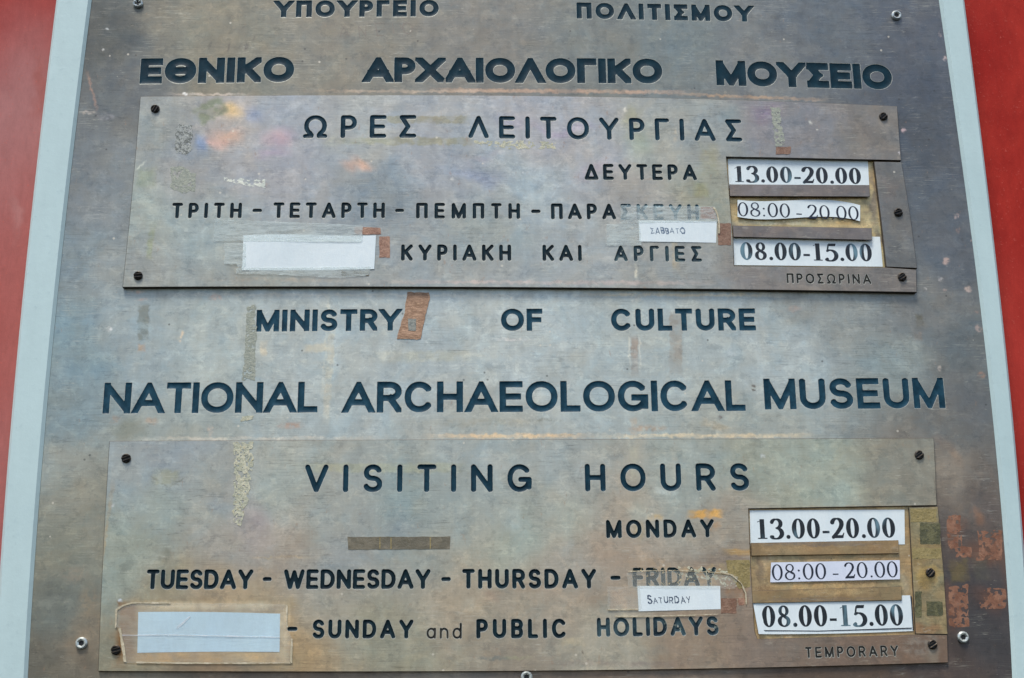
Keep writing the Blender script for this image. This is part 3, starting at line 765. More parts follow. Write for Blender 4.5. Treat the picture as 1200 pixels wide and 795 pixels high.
DF = .003
li, lo_, ri, ro = (smooth_line(q) for q in (L_IN, L_OUT, R_IN, R_OUT))
outer = np.vstack([lo_ + [0, 0], ro[::-1]])
outer[:26, 1] = np.linspace(-92, 912, 26); outer[26:, 1] = np.linspace(912, -92, 26)
inner = np.vstack([li, ri[::-1]])
mb = MB()
mb.piece(UV(outer, DF), DF, -wy0 + .001, .0032, walls=[UV(inner, DF)])
frame = mb.build('sign_frame', M['frame'], root)

# ------------------------------------------------------------------ lettering (engraved strokes)


SQ = 2 / 2.1          # rounds a little squarer than an ellipse


def arc(cx, cy, rx, ry, a0, a1, n=26):
    a = np.radians(np.linspace(a0, a1, n))
    pw = lambda v: math.copysign(abs(v) ** SQ, v)
    return [(cx + rx * pw(math.cos(t)), cy + ry * pw(math.sin(t))) for t in a]


def bowl(y0, y1, xs):
    return [(0, y1), (xs, y1)] + arc(xs, (y0 + y1) / 2, 1 - xs, (y1 - y0) / 2, 88, -88) + [(xs, y0), (0, y0)]


Lk, Ck = 'L', 'C'
STEM = (Lk, [(0, 0), (0, 1)])
GL = {
    'A': (.90, [(Lk, [(0, 0), (.5, 1)]), (Lk, [(.5, 1), (1, 0)]), ('H', [(.17, .29), (.83, .29)])], 0),
    'Λ': (.86, [(Lk, [(0, 0), (.5, 1)]), (Lk, [(.5, 1), (1, 0)])], 0),
    'Δ': (.88, [(Lk, [(0, 0), (.5, 1)]), (Lk, [(.5, 1), (1, 0)]), ('H', [(0, 0), (1, 0)])], 0),
    'B': (.68, [STEM, (Ck, bowl(.52, 1, .52)), (Ck, bowl(0, .52, .6))], 1),
    'C': (.86, [(Ck, arc(.5, .5, .5, .5, 42, 318, 40))], 1),
    'D': (.80, [STEM, (Ck, bowl(0, 1, .38))], 1),
    'E': (.68, [STEM, ('H', [(0, 1), (1, 1)]), ('H', [(0, .5), (.9, .5)]), ('H', [(0, 0), (1, 0)])], 1),
    'F': (.64, [STEM, ('H', [(0, 1), (1, 1)]), ('H', [(0, .5), (.9, .5)])], 1),
    'G': (.90, [(Ck, arc(.5, .5, .5, .5, 42, 344, 44)), ('H', [(.56, .44), (1, .44)]), (Lk, [(1, .44), (.99, .1)])], 1),
    'H': (.76, [STEM, (Lk, [(1, 0), (1, 1)]), ('H', [(0, .5), (1, .5)])], 1),
    'I': (0, [STEM], 1),
    'K': (.74, [STEM, (Lk, [(1, 1), (0, .36)]), (Lk, [(.34, .58), (1, 0)])], 1),
    'L': (.58, [STEM, ('H', [(0, 0), (1, 0)])], 1),
    'M': (.94, [STEM, (Lk, [(0, 1), (.5, .0)]), (Lk, [(.5, .0), (1, 1)]), (Lk, [(1, 0), (1, 1)])], 1),
    'N': (.80, [STEM, (Lk, [(0, 1), (1, 0)]), (Lk, [(1, 0), (1, 1)])], 1),
    'O': (.94, [(Ck, arc(.5, .5, .5, .5, 0, 360, 48))], 1),
    'Θ': (.96, [(Ck, arc(.5, .5, .5, .5, 0, 360, 48)), ('H', [(.3, .5), (.7, .5)])], 1),
    'P': (.66, [STEM, (Ck, bowl(.44, 1, .5))], 1),
    'R': (.72, [STEM, (Ck, bowl(.46, 1, .5)), (Lk, [(.55, .46), (1, 0)])], 1),
    'S': (.70, [(Ck, arc(.5, .75, .47, .25, 24, 270, 26) + arc(.5, .25, .5, .25, 90, -156, 26))], 1),
    'T': (.70, [(Lk, [(.5, 0), (.5, 1)]), ('H', [(0, 1), (1, 1)])], 1),
    'U': (.77, [(Ck, [(0, 1), (0, .36)] + arc(.5, .36, .5, .36, 180, 360) + [(1, .36), (1, 1)])], 1),
    'V': (.86, [(Lk, [(0, 1), (.5, 0)]), (Lk, [(.5, 0), (1, 1)])], 0),
    'W': (1.15, [(Lk, [(0, 1), (.26, 0)]), (Lk, [(.26, 0), (.5, .95)]), (Lk, [(.5, .95), (.74, 0)]), (Lk, [(.74, 0), (1, 1)])], 0),
    'Y': (.84, [(Lk, [(0, 1), (.5, .44)]), (Lk, [(.5, .44), (1, 1)]), (Lk, [(.5, .5), (.5, 0)])], 0),
    'X': (.84, [(Lk, [(0, 0), (1, 1)]), (Lk, [(0, 1), (1, 0)])], 0),
    'Γ': (.62, [STEM, ('H', [(0, 1), (1, 1)])], 1),
    'Π': (.76, [STEM, (Lk, [(1, 0), (1, 1)]), ('H', [(0, 1), (1, 1)])], 1),
    'Σ': (.70, [('H', [(0, 1), (1, 1)]), (Lk, [(0, 1), (.52, .5)]), (Lk, [(.52, .5), (0, 0)]), ('H', [(0, 0), (1, 0)])], 1),
    'Ω': (1.0, [(Ck, [(0, 0), (.30, 0), (.31, .06)] + arc(.5, .55, .46, .45, 236, -56, 40) + [(.69, .06), (.70, 0), (1, 0)])], 1),
    '-': (.42, [('H', [(0, .42), (1, .42)])], 1),
    'a': (.60, [(Ck, arc(.5, .32, .5, .32, 0, 360, 36)), (Lk, [(1, 0), (1, .64)])], 1),
    'n': (.56, [(Lk, [(0, 0), (0, .64)]), (Ck, arc(.5, .36, .5, .28, 180, 0, 22) + [(1, .36), (1, 0)])], 1),
    'd': (.60, [(Ck, arc(.5, .32, .5, .32, 0, 360, 36)), (Lk, [(1, 0), (1, 1)])], 1),
}
for g, l in zip('ΥΟΤΜΕΝΑΡΧΗΚΙ', 'YOTMENAPXHKI'): GL[g] = GL[l]


def glyph_field(ch, w, gs, square, X, Y, x0, H, jit=None):
    """signed distance (metres) of one letter with its left edge at x0; w stroke and sizes in letter heights"""
    W0, strokes, clipx = GL[ch]
    W = (W0 * gs if W0 else w)
    W = max(W, w)
    f = np.full(X.shape, 1e3)
    hw = w / 2
    x = (X - x0) / H; y = Y / H

    def mp(p):
        q = (hw + p[0] * (W - w), hw + p[1] * (1 - w))
        if jit is not None: q = (q[0] + jit.uniform(-.06, .06), q[1] + jit.uniform(-.09, .09))
        return q
    mp0 = lambda p: (hw + p[0] * (W - w), hw + p[1] * (1 - w))
    slants = [(mp0(a), mp0(b), a, b) for kd, ps in strokes if kd == Lk for a, b in zip(ps[:-1], ps[1:]) if abs(a[0] - b[0]) > .05]
    for kind, pts in strokes:
        q = [mp(p) for p in pts]
        if kind == Ck or not square:
            for a, b in zip(q[:-1], q[1:]): f = np.minimum(f, seg_sdf(x, y, a, b) - hw)
            if square and kind == Ck:
                for a, b in ((q[1], q[0]), (q[-2], q[-1])):
                    if math.hypot(q[0][0] - q[-1][0], q[0][1] - q[-1][1]) > .05:
                        f = np.minimum(f, box_sdf(x, y, a, b, hw, -.0, hw * .55))
        else:
            for a, b, pa, pb in zip(q[:-1], q[1:], pts[:-1], pts[1:]):
                sl = abs(b[0] - a[0]) > .02 and kind == Lk          # slanted strokes run on and are cut by the cap line
                ea = hw * 2.4 if sl and pa[1] in (0, 1) else hw
                eb = hw * 2.4 if sl and pb[1] in (0, 1) else hw
                g = box_sdf(x, y, a, b, hw, ea, eb)
                for a2, b2, pa2, pb2 in slants if sl else ():        # where two slanted strokes meet, neither passes the other's outer edge
                    for J, far, J2, far2 in ((pa, pb, pa2, pb2), (pa, pb, pb2, pa2), (pb, pa, pa2, pb2), (pb, pa, pb2, pa2)):
                        if J == J2 and far != far2 and J[1] in (0, 1):
                            u = np.array(mp0(far2)) - np.array(mp0(J)); u /= np.hypot(*u); nn = np.array([-u[1], u[0]])
                            w0 = np.array(mp0(far)) - np.array(mp0(J))
                            if nn @ w0 > 0: nn = -nn
                            g = np.maximum(g, (x - mp0(J)[0]) * nn[0] + (y - mp0(J)[1]) * nn[1] - hw)
                f = np.minimum(f, g)
    if square:
        f = np.maximum(f, np.maximum(-y, y - 1))
        if clipx: f = np.maximum(f, np.maximum(-x, x - W))
    return f * H, W * H


def blur(Fd, k=1):
    for _ in range(k):
        Fd = np.pad(Fd, 1, mode='edge')
        Fd = (Fd[1:-1, 1:-1] * 2 + Fd[:-2, 1:-1] + Fd[2:, 1:-1] + Fd[1:-1, :-2] + Fd[1:-1, 2:]) / 6
    return Fd


def layout(text, total, H, w, gs):
    ws = [max((GL[c][0] * gs) if GL[c][0] else w, w) * H for c in text]
    gap = (total - sum(ws)) / max(1, len(text) - 1)
    xs = []; x = 0
    for a in ws: xs.append(x); x += a + gap
    return xs


STY = {   # stroke width, letter width factor, square ends, engraved depth (m), paint
    'head': (.285, 1.16, True, .0007, 'ink_head'),
    'head2': (.28, 1.10, True, .0006, 'ink_head'),
    'large': (.20, 1.08, True, .0008, 'ink_large'),
    'mid': (.225, 1.06, True, .0007, 'ink_large'),
    'title': (.18, .97, False, .0009, 'ink_mid'),
    'line': (.205, .91, False, .0008, 'ink_small'),
    'tiny': (.16, .88, False, .0006, 'ink_tiny'),
    'low': (.115, .98, False, .0007, 'ink_tiny'),
}


def word(text, x0, yb0, yt0, x1, yb1, yt1, style, d, parent, holes, paint=None):
    w, gs, square, dep, ink = STY[style]
    ink = paint or ink
    p0, p1 = P(x0, yb0, d), P(x1, yb1, d)
    H = ((P(x0, yt0, d) - p0)[1] + (P(x1, yt1, d) - p1)[1]) / 2
    total = float(np.linalg.norm(p1 - p0))
    if text == '-':
        H = H0LINE
        p0 = p0 - np.array([0, H * .435]); p1 = p1 - np.array([0, H * .435])
    xs = layout(text, total, H, w, gs)
    mbw = MB()
    ux = (p1 - p0) / total
    h = .00034
    for ch, lx in zip(text, xs):
        g = gs
        if text == '-': g = total / H / GL['-'][0]
        Wm = max(GL[ch][0] * g, w) * H
        mg = .0022
        nx = int((Wm + 2 * mg) / h) + 2; ny = int((H + 2 * mg) / h) + 2
        gx = lx - mg + np.arange(nx) * h; gy = -mg + np.arange(ny) * h
        X, Y = np.meshgrid(gx, gy)
        f, _ = glyph_field(ch, w, g, square, X, Y, lx, H)
        f = blur(f, 2)
        f = f + fbm(X * 260 + p0[0] * 700, Y * 260 + p0[1] * 900, 3) * .00010
        hw = w * H / 2
        lv = [(.00045, 0.0), (.0001, -.00008), (-.36 * hw, -dep)]
        loops, lev = [], []
        for k, (l_, _) in enumerate(lv):
            for q in contours(f, l_, gx[0], gy[0], h):
                if abs(area(q)) < 2e-7: continue
                q = simplify(q, .00005)
                if len(q) < 3: continue
                q = p0 + np.outer(q[:, 0], ux) + np.outer(q[:, 1], np.array([0.0, 1.0]))
                loops.append(q); lev.append(k)
                if k == 0: holes.append(q)
        V, Fc, of, ov = cdt(loops)
        own = []
        for k, q in zip(lev, loops): own += [k] * len(q)
        dz = [lv[min([own[i] for i in o], default=1)][1] for o in ov]
        rim, ins = [], []
        for fc, g_ in zip(Fc, of):
            n0 = sum(1 for i in g_ if lev[i] == 0) % 2
            n1 = sum(1 for i in g_ if lev[i] == 1) % 2
            if n1: ins.append(fc)
            elif n0: rim.append(fc)
        vs = [(x, -(d + z), y) for (x, y), z in zip(V, dz)]
        mbw.add(vs, ins, 0, True); mbw.add(vs, rim, 1, False)
    nm = 'engraved_dash' if text == '-' else 'engraved_word'
    o = mbw.build(nm, [M[ink], M['bright']], parent)
    if text != '-': o['label'] = 'engraved word ' + text
    return o


H0LINE = .0195
# ------------------------------------------------------------------ screws


def circle(c, r, n=28, a0=0.0):
    a = np.linspace(0, 2 * math.pi, n, endpoint=False) + a0
    return np.stack([c[0] + r * np.cos(a), c[1] + r * np.sin(a)], 1)


def screw_slot(x, y, d, parent, ang=30, rpx=5.6):
    c = P(x, y, d); r = rpx * MPX; mb = MB()
    mb.piece(circle(c, r * .96), d + .0007, d - .001, .0002, mi=1)
    a = math.radians(ang); u = np.array([math.cos(a), math.sin(a)]); v = np.array([-u[1], u[0]])
    sw = r * .17; t0 = math.asin(sw / r)
    for s in (1, -1):
        t = np.linspace(t0, math.pi - t0, 18)
        q = np.array([c + s * (r * math.cos(k) * u + r * math.sin(k) * v) for k in t])
        mb.piece(q, d + .0026, d, .0011)
    return mb.build('screw', [M['screw_dark'], M['hole']], parent)


def screw_hex(x, y, d, parent, ang=20, rpx=6.4, cross=False):
    c = P(x, y, d); r = rpx * MPX; mb = MB()
    if cross:
        q = []; s, l = r * .16, r * .55
        for k in range(4):
            a = math.radians(ang + 90 * k); u = np.array([math.cos(a), math.sin(a)]); v = np.array([-u[1], u[0]])
            q += [c + u * s - v * s, c + u * l - v * s, c + u * l + v * s]
        hole = np.array(q)
    else:
        hole = circle(c, r * .48, 6, math.radians(ang))
    mb.piece(circle(c, r), d + .0038, d - .001, .0013, walls=[hole])
    mb.piece(circle(c, r * .7), d + .0016, d - .001, 0, mi=1)
    return mb.build('screw', [M['screw_zinc'], M['hole']], parent)


# ------------------------------------------------------------------ back plate with its words
plate_holes = []
plate_px = np.vstack([li + [1.3, 0], (ri - [1.3, 0])[::-1]])
plate = bpy.data.objects.new('tmp', None)
# the plate object is made first so that words can be its children; its mesh is filled below
plate_me = MB()
PL_W = [
    ('ΥΠΟΥΡΓΕΙΟ', 322, 20.7, 1, 514, 19.6, .2, 'head2'), ('ΠΟΛΙΤΙΣΜΟΥ', 676, 22, 3, 882.5, 25.8, 7, 'head2'),
    ('ΕΘΝΙΚΟ', 163.3, 98.6, 69, 344, 96.4, 66.6, 'head'), ('ΑΡΧΑΙΟΛΟΓΙΚΟ', 426, 96.7, 67.4, 776.7, 98.2, 69, 'head'), ('ΜΟΥΣΕΙΟ', 840, 100.2, 71, 1046.6, 105.3, 76, 'head'),
    ('MINISTRY', 300, 389, 363.6, 469, 387.7, 362.3, 'mid'), ('OF', 587.3, 388, 362.2, 635.7, 388, 362.2, 'mid'), ('CULTURE', 716.7, 388, 362, 886, 387.5, 362, 'mid'),
    ('NATIONAL', 120, 485, 449, 371.7, 483.6, 447.8, 'large'), ('ARCHAEOLOGICAL', 401.7, 484, 447.6, 874, 481.7, 446.4, 'large'), ('MUSEUM', 896.7, 480, 444.2, 1108.3, 478.4, 443, 'large'),
]
bpy.data.objects.remove(plate)


def with_words(mb_fill, name, mats, parent, d, words, tone, label=None):
    """build a panel whose face is cut open for its words, then hang the words on it"""
    holes = []
    o = bpy.data.objects.new(name, bpy.data.meshes.new(name)); COL.objects.link(o)
    o.parent = parent; WL[o.name] = WL[parent.name]
    for wd in words: word(*wd[:8], d, o, holes, wd[8] if len(wd) > 8 else None)
    mb = MB(); mb_fill(mb, holes)
    V = np.array(mb.v) - np.array(WL[o.name])
    me = o.data
    me.from_pydata(V.tolist(), [], mb.f)
    for mt in mats: me.materials.append(mt)
    me.polygons.foreach_set('material_index', mb.mi); me.update()
    metal_tone(me, WL[o.name], *tone)
    if label: o['label'] = label
    return o


plate = with_words(lambda mb, hs: mb.piece(UV(plate_px), 0.0, -.004, .0004, holes=hs, grid=.006, fine_at=plate_st), 'back_plate', [M['plate']], root, 0.0, PL_W, (plate_pts, plate_st))
screw_hex(162, 5, 0, plate, 10, 6.2, True)
for x, y, a in ((1050, 19, 15), (96, 754, 40), (1128, 747, 5), (617, 793.5, 30)): screw_hex(x, y, 0, plate, a, 6.4)

# ------------------------------------------------------------------ upper hours panel
D1 = .0058
top1 = curve_px([(164.3, 113.2), (400, 111.4), (800, 115.4), (1051.5, 124.5)], 22)
lft1 = curve_px([(164.3, 113.2), (151.5, 258), (143.3, 336.8)], 8)
bot1 = curve_px([(143.3, 336.8), (400, 336.3), (800, 338.8), (1074.5, 342.8)], 22)
p1 = np.vstack([lft1[:-1], bot1[:-1], [(1074.5, 342.8), (1073.9, 316)],
                [(1037, 313.4), (860.3, 311.8), (859, 281), (855, 232), (851.2, 184)],
                [(950, 186), (1056.2, 188.2)], [(1053.6, 155)], top1[::-1][:-1]])
W1 = [
    ('ΩΡΕΣ', 355, 162.3, 135.2, 487.7, 161.8, 135.4, 'title'), ('ΛΕΙΤΟΥΡΓΙΑΣ', 549, 162, 135.8, 870, 166.2, 140.4, 'title'),
    ('ΔΕΥΤΕΡΑ', 685.3, 210.9, 192.2, 816.8, 211.6, 193.2, 'line'),
    ('ΤΡΙΤΗ', 201, 256.2, 238, 282.8, 256, 238, 'line'), ('-', 296, 247, 229, 307, 247, 229, 'line'),
    ('ΤΕΤΑΡΤΗ', 320, 256, 237.6, 450.8, 256, 237.6, 'line'), ('-', 463, 247, 229, 473.4, 247, 229, 'line'),
    ('ΠΕΜΠΤΗ', 487.6, 256.4, 238.2, 609.4, 256.8, 238.4, 'line'), ('-', 622.6, 248, 230, 633.4, 248, 230, 'line'),
    ('ΠΑΡΑ', 646, 257.2, 238.8, 722, 257.4, 239, 'line'), ('ΣΚΕΥΗ', 727.5, 257.6, 239.2, 819.5, 258.2, 239.8, 'line', 'ink_worn'),
    ('ΚΥΡΙΑΚΗ', 470, 305.8, 286.8, 599, 306, 287, 'line'), ('ΚΑΙ', 636, 306, 287.2, 681.8, 306.2, 287.4, 'line'), ('ΑΡΓΙΕΣ', 720, 306.4, 288.2, 822.8, 307, 288.6, 'line', 'ink_half'),
    ('ΠΡΟΣΩΡΙΝΑ', 922.4, 332.2, 320.6, 1021.2, 333.2, 321.8, 'tiny'),
]
panel1 = with_words(lambda mb, hs: mb.piece(UV(p1, D1), D1, 0.0, .0005, holes=hs, mi_edge=1, grid=.006, fine_at=panel1_st), 'hours_panel', [M['panel1'], M['edge']], root, D1, W1, (panel1_pts, panel1_t + panel1_st), 'upper bronze panel of Greek opening hours')


def flat(name, px, d1, d0, mat, parent, c=.0004, edge=None, label=None):
    mb = MB(); mb.piece(UV(px, d1), d1, d0, c, mi_edge=1 if edge else None)
    o = mb.build(name, [mat, edge] if edge else mat, parent)
    if label: o['label'] = label
    return o


def dense(px, n=10):
    px = list(px); out = []
    for a, b in zip(px, px[1:] + px[:1]):
        for k in range(n): out.append((a[0] + (b[0] - a[0]) * k / n, a[1] + (b[1] - a[1]) * k / n))
    return np.array(out)


flat('slot_backing', [(846, 178), (1026, 180), (1041, 318), (855, 318)], .0008, .0002, M['back1'], panel1, 0)
flat('cover_strip', [(1024.2, 189.4), (1056.6, 190), (1066.5, 250), (1075, 314.6), (1038.6, 313), (1033, 262)], D1 - .0004, .0005, M['strip1'], panel1, .0005, M['edge'])
flat('slip_rail', [(854.9, 216.2), (1019, 217), (1019.6, 230.7), (855.2, 230)], D1 - .0003, D1 - .0019, M['rail1'], panel1, .0003, M['edge'])
flat('slip_rail', [(858.7, 264.4), (1021.6, 267.4), (1022, 281.4), (859.4, 277.8)], D1 - .0003, D1 - .0019, M['rail1'], panel1, .0003, M['edge'])
for x, y, a, d in ((182, 128, 62, D1), (1035, 137, 40, D1), (1052.5, 249.5, 20, D1 - .0004), (162, 323.5, 5, D1), (1057, 325, 35, D1)):
    screw_slot(x, y, d, panel1, a, 5.3)

# ------------------------------------------------------------------ lower hours panel
D2 = .0034
top2 = curve_px([(128, 517), (400, 515.6), (800, 514.4), (1094.5, 513.4)], 22)
lft2 = curve_px([(128, 517), (121, 640), (114.8, 787)], 8)
bot2 = curve_px([(114.8, 787), (400, 787.6), (800, 784.6), (1111.3, 776.8)], 22)
p2 = np.vstack([lft2[:-1], bot2[:-1], [(1111.3, 776.8), (1110.2, 744.4)],
                [(1071.6, 743.8), (888, 749), (884.5, 740), (880.6, 680), (877.2, 596.4)],
                [(980, 594.6), (1098, 592.6)], [(1096.6, 555)], top2[::-1][:-1]])
W2 = [
    ('VISITING', 356.7, 577.2, 545, 623.3, 576.7, 544.2, 'title'), ('HOURS', 686, 576.2, 544, 878.3, 575.3, 543.2, 'title'),
    ('MONDAY', 710.7, 631, 609.8, 837.3, 630, 608.8, 'line'),
    ('TUESDAY', 171, 691, 667.8, 296, 690.8, 667.6, 'line'), ('-', 308, 679, 661, 318.3, 679, 661, 'line'),
    ('WEDNESDAY', 332.3, 690.8, 667.6, 504.3, 690.4, 667.4, 'line'), ('-', 517.2, 679, 661, 528.2, 679, 661, 'line'),
    ('THURSDAY', 541.7, 690.2, 667.2, 699, 690, 667, 'line'), ('-', 715.4, 677.4, 661, 727.2, 677.4, 661, 'line'),
    ('FRIDAY', 741.8, 688.4, 665.6, 840, 687.4, 665, 'line', 'ink_worn2'),
    ('-', 337, 737.4, 720, 348.4, 737.2, 720, 'line'), ('SUNDAY', 366, 748.6, 726.6, 484.3, 748.6, 726.4, 'line'),
    ('and', 500, 748.8, 730.4, 541, 748.8, 730.2, 'low'), ('PUBLIC', 558.3, 748.6, 725.8, 664.4, 748.2, 725.4, 'line'),
    ('HOLIDAYS', 700, 746.6, 724.2, 842.3, 744.6, 722.6, 'line', 'ink_half'),
    ('TEMPORARY', 944.3, 771.4, 758.6, 1053.3, 769.2, 756.8, 'tiny'),
]
panel2 = with_words(lambda mb, hs: mb.piece(UV(p2, D2), D2, 0.0, .0005, holes=hs, mi_edge=1, grid=.006, fine_at=panel2_st), 'hours_panel', [M['panel2'], M['edge']], root, D2, W2, (panel2_pts, panel2_t + panel2_st), 'lower bronze panel of English visiting hours')
flat('slot_backing', [(872, 590), (1068, 590), (1078, 748), (878, 753)], .0008, .0002, M['back2'], panel2, 0)
flat('cover_strip', [(1065.2, 595), (1099.2, 593.8), (1106, 670), (1110.8, 743.6), (1072.8, 743), (1069, 670)], D2 - .0003, .0005, M['strip2'], panel2, .0004, M['edge'])
flat('slip_rail', [(880, 636.4), (1052.9, 633.2), (1053.6, 648.8), (880.6, 651.6)], D2 - .0002, D2 - .0016, M['rail2'], panel2, .0003, M['edge'])
flat('slip_rail', [(881, 692.6), (1056.6, 687.4), (1057, 703.6), (881.8, 707)], D2 - .0002, D2 - .0016, M['rail2'], panel2, .0003, M['edge'])
for x, y, a, d in ((148, 537.5, 20, D2), (1077, 533.5, 35, D2), (1090, 671.5, 45, D2 - .0003), (136, 762, 15, D2), (1092.5, 755.5, 30, D2)):
    screw_slot(x, y, d, panel2, a, 5.3)


# ------------------------------------------------------------------ paper slips and their printing
class Sheet:
    """a thin bent sheet between a top and a bottom edge measured in the photo"""

    def __init__(s, top, bot, d, bend=None, nx=40, ny=8, thick=.00018):
        s.t = curve_px(top, nx) if len(top) > 2 else np.array([np.array(top[0]) + (np.array(top[1]) - np.array(top[0])) * k / (nx - 1) for k in range(nx)])
        s.b = curve_px(bot, nx) if len(bot) > 2 else np.array([np.array(bot[0]) + (np.array(bot[1]) - np.array(bot[0])) * k / (nx - 1) for k in range(nx)])
        s.d = d; s.bend = bend or (lambda u, v: 0.0); s.nx, s.ny, s.th = nx, ny, thick
        s.T = UV(s.t, d); s.B = UV(s.b, d)
        s.ua, s.ub = s.T[0][0], s.T[-1][0]

    def depth(s, U, V):
        u = min(1, max(0, (U - s.ua) / (s.ub - s.ua)))
        k = u * (s.nx - 1); i = min(int(k), s.nx - 2); f = k - i
        zt = s.T[i][1] * (1 - f) + s.T[i + 1][1] * f; zb = s.B[i][1] * (1 - f) + s.B[i + 1][1] * f
        v = min(1, max(0, (zt - V) / (zt - zb + 1e-9)))
        return s.d + s.bend(u, v)

    def build(s, name, mat):
        mb = MB(); nx, ny = s.nx, s.ny
        for sd in (0, 1):
            vs = []
            for j in range(ny):
                v = j / (ny - 1)
                for i in range(nx):
                    q = s.T[i] * (1 - v) + s.B[i] * v
                    vs.append((q[0], -(s.d + s.bend(i / (nx - 1), v) - sd * s.th), q[1]))
            fs = []
            for j in range(ny - 1):
                for i in range(nx - 1):
                    a = j * nx + i; q = [a, a + nx, a + nx + 1, a + 1]
                    fs.append(q if sd == 0 else q[::-1])
            mb.add(vs, fs, 0, True)
        N = nx * ny
        rim = [i for i in range(nx)] + [j * nx + nx - 1 for j in range(1, ny)] + [(ny - 1) * nx + i for i in range(nx - 2, -1, -1)] + [j * nx for j in range(ny - 2, 0, -1)]
        vs = [mb.v[i] for i in rim] + [mb.v[N + i] for i in rim]; n = len(rim)
        mb.add(vs, [[i, (i + 1) % n, n + (i + 1) % n, n + i] for i in range(n)])
        return mb.build(name, mat)


SQ = 1.0                # printed figures: plain ellipses


def pen(X, Y, pts, thick, thin):
    f = np.full(X.shape, 1e3)
    p = np.array(pts); out = [p[0]]
    for a, b in zip(p[:-1], p[1:]):
        n = max(1, int(np.hypot(*(b - a)) / .03)); out += [a + (b - a) * k / n for k in range(1, n + 1)]
    p = np.array(out); t = np.gradient(p, axis=0); t /= np.linalg.norm(t, axis=1)[:, None] + 1e-9
    r = thin / 2 + (thick - thin) / 2 * np.abs(t[:, 1]) ** 1.4
    for a, b, ra, rb in zip(p[:-1], p[1:], r[:-1], r[1:]): f = np.minimum(f, seg_sdf(X, Y, a, b) - (ra + rb) / 2)
    return f


def ell(X, Y, cx, cy, rx, ry):
    k = np.hypot((X - cx) / rx, (Y - cy) / ry)
    return (k - 1) * min(rx, ry)


def rect(X, Y, x0, y0, x1, y1):
    return np.maximum(np.maximum(x0 - X, X - x1), np.maximum(y0 - Y, Y - y1))


def ring(X, Y, cx, cy, rx, ry, tk, tn):
    return np.maximum(ell(X, Y, cx, cy, rx, ry), -ell(X, Y, cx, cy, rx - tk, ry - tn))


def digit(ch, X, Y, bold):
    tk, tn = (.225, .07) if bold else (.130, .058)
    if ch == '0': return ring(X, Y, .32, .5, .32, .51, tk, tn)
    if ch == '1':
        f = rect(X, Y, .33 - tk / 2, .02, .33 + tk / 2, .99)
        f = np.minimum(f, poly_sdf(X, Y, [(.33 + tk / 2, 1.0), (.10, .87), (.10, .83), (.33 - tk / 2, .89)]))
        return np.minimum(f, rect(X, Y, .10, 0, .56, .05))
    if ch == '2':
        f = pen(X, Y, arc(.30, .73, .23, .25, 165, -18, 24) + [(.47, .52), (.30, .28), (.09, .05)], tk, tn)
        f = np.minimum(f, poly_sdf(X, Y, [(.03, 0), (.57, 0), (.64, .27), (.60, .27), (.53, .15), (.16, .14), (.03, .04)]))
        return f
    if ch == '3':
        f = pen(X, Y, arc(.28, .76, .22, .22, 160, -70, 24), tk * .9, tn)
        f = np.minimum(f, pen(X, Y, arc(.24, .27, .30, .27, 82, -140, 26), tk, tn))
        return np.minimum(f, np.hypot(X - .08, Y - .09) - (.085 if bold else .055))
    if ch == '5':
        f = poly_sdf(X, Y, [(.17, .99), (.56, .99), (.52, .84), (.15, .84)])
        f = np.minimum(f, seg_sdf(X, Y, (.16, .90), (.09, .55)) - tn * .6)
        f = np.minimum(f, pen(X, Y, [(.09, .56)] + arc(.22, .30, .33, .31, 96, -130, 30), tk, tn))
        return np.minimum(f, np.hypot(X - .07, Y - .09) - (.085 if bold else .055))
    if ch == '8':
        a = ring(X, Y, .32, .755, .25, .255, tk * .72, tn); b = ring(X, Y, .32, .265, .31, .275, tk * .85, tn)
        f = np.minimum(a, b)
        return np.minimum(f, seg_sdf(X, Y, (.18, .62), (.47, .40)) - tk * .32)
    if ch == '.': return np.hypot(X - .11, Y - .085) - (.10 if bold else .062)
    if ch == ':': return np.minimum(np.hypot(X - .11, Y - .085), np.hypot(X - .11, Y - .58)) - (.10 if bold else .062)
    if ch == '-': return rect(X, Y, .02, .25, .36, .25 + (.12 if bold else .075))
    return np.full(X.shape, 1e3)


def ink_mesh(name, fields, sheet, mat, parent, h):
    """fields: list of (field, gx, gy, origin, direction, up)"""
    mb = MB()
    for f, gx, gy, p0, ux in fields:
        loops = []
        for q in contours(f, 0.0, gx[0], gy[0], h):
            if abs(area(q)) < 3e-8: continue
            q = simplify(q, .00004)
            if len(q) >= 3: loops.append(p0 + np.outer(q[:, 0], ux) + np.outer(q[:, 1], (0, 1)))
        if not loops: continue
        ex = None
        V, Fc, of, _ = cdt(loops)
        mb.add([(x, -(sheet.depth(x, z) + .00010), z) for x, z in V], [a for a, g in zip(Fc, of) if len(g) % 2 == 1])
    return mb.build(name, mat, parent)


def printed(text, x0, yb0, yt0, x1, yb1, yt1, sheet, parent, bold, mat):
    d = sheet.d
    p0, p1 = P(x0, yb0, d), P(x1, yb1, d)
    H = ((P(x0, yt0, d) - p0)[1] + (P(x1, yt1, d) - p1)[1]) / 2
    total = float(np.linalg.norm(p1 - p0)); ux = (p1 - p0) / total
    adv = {'.': .30, ':': .34, '-': .45, ' ': .26}
    nat = sum(adv.get(c, .74) for c in text) - .08
    k = total / (nat * H)
    fs = []; x = 0; h = .00022
    for c in text:
        if c != ' ':
            Wm = .78 * H * k; mg = .0012
            gx = x - mg + np.arange(int((Wm + 2 * mg) / h)) * h; gy = -mg + np.arange(int((H + 2 * mg) / h)) * h
            X, Y = np.meshgrid(gx, gy)
            f = digit(c, (X - x) / (H * k), Y / H, bold) * H
            fs.append((f, gx, gy, p0, ux))
        x += adv.get(c, .74) * H * k
    return ink_mesh('printed_time', fs, sheet, mat, parent, h)


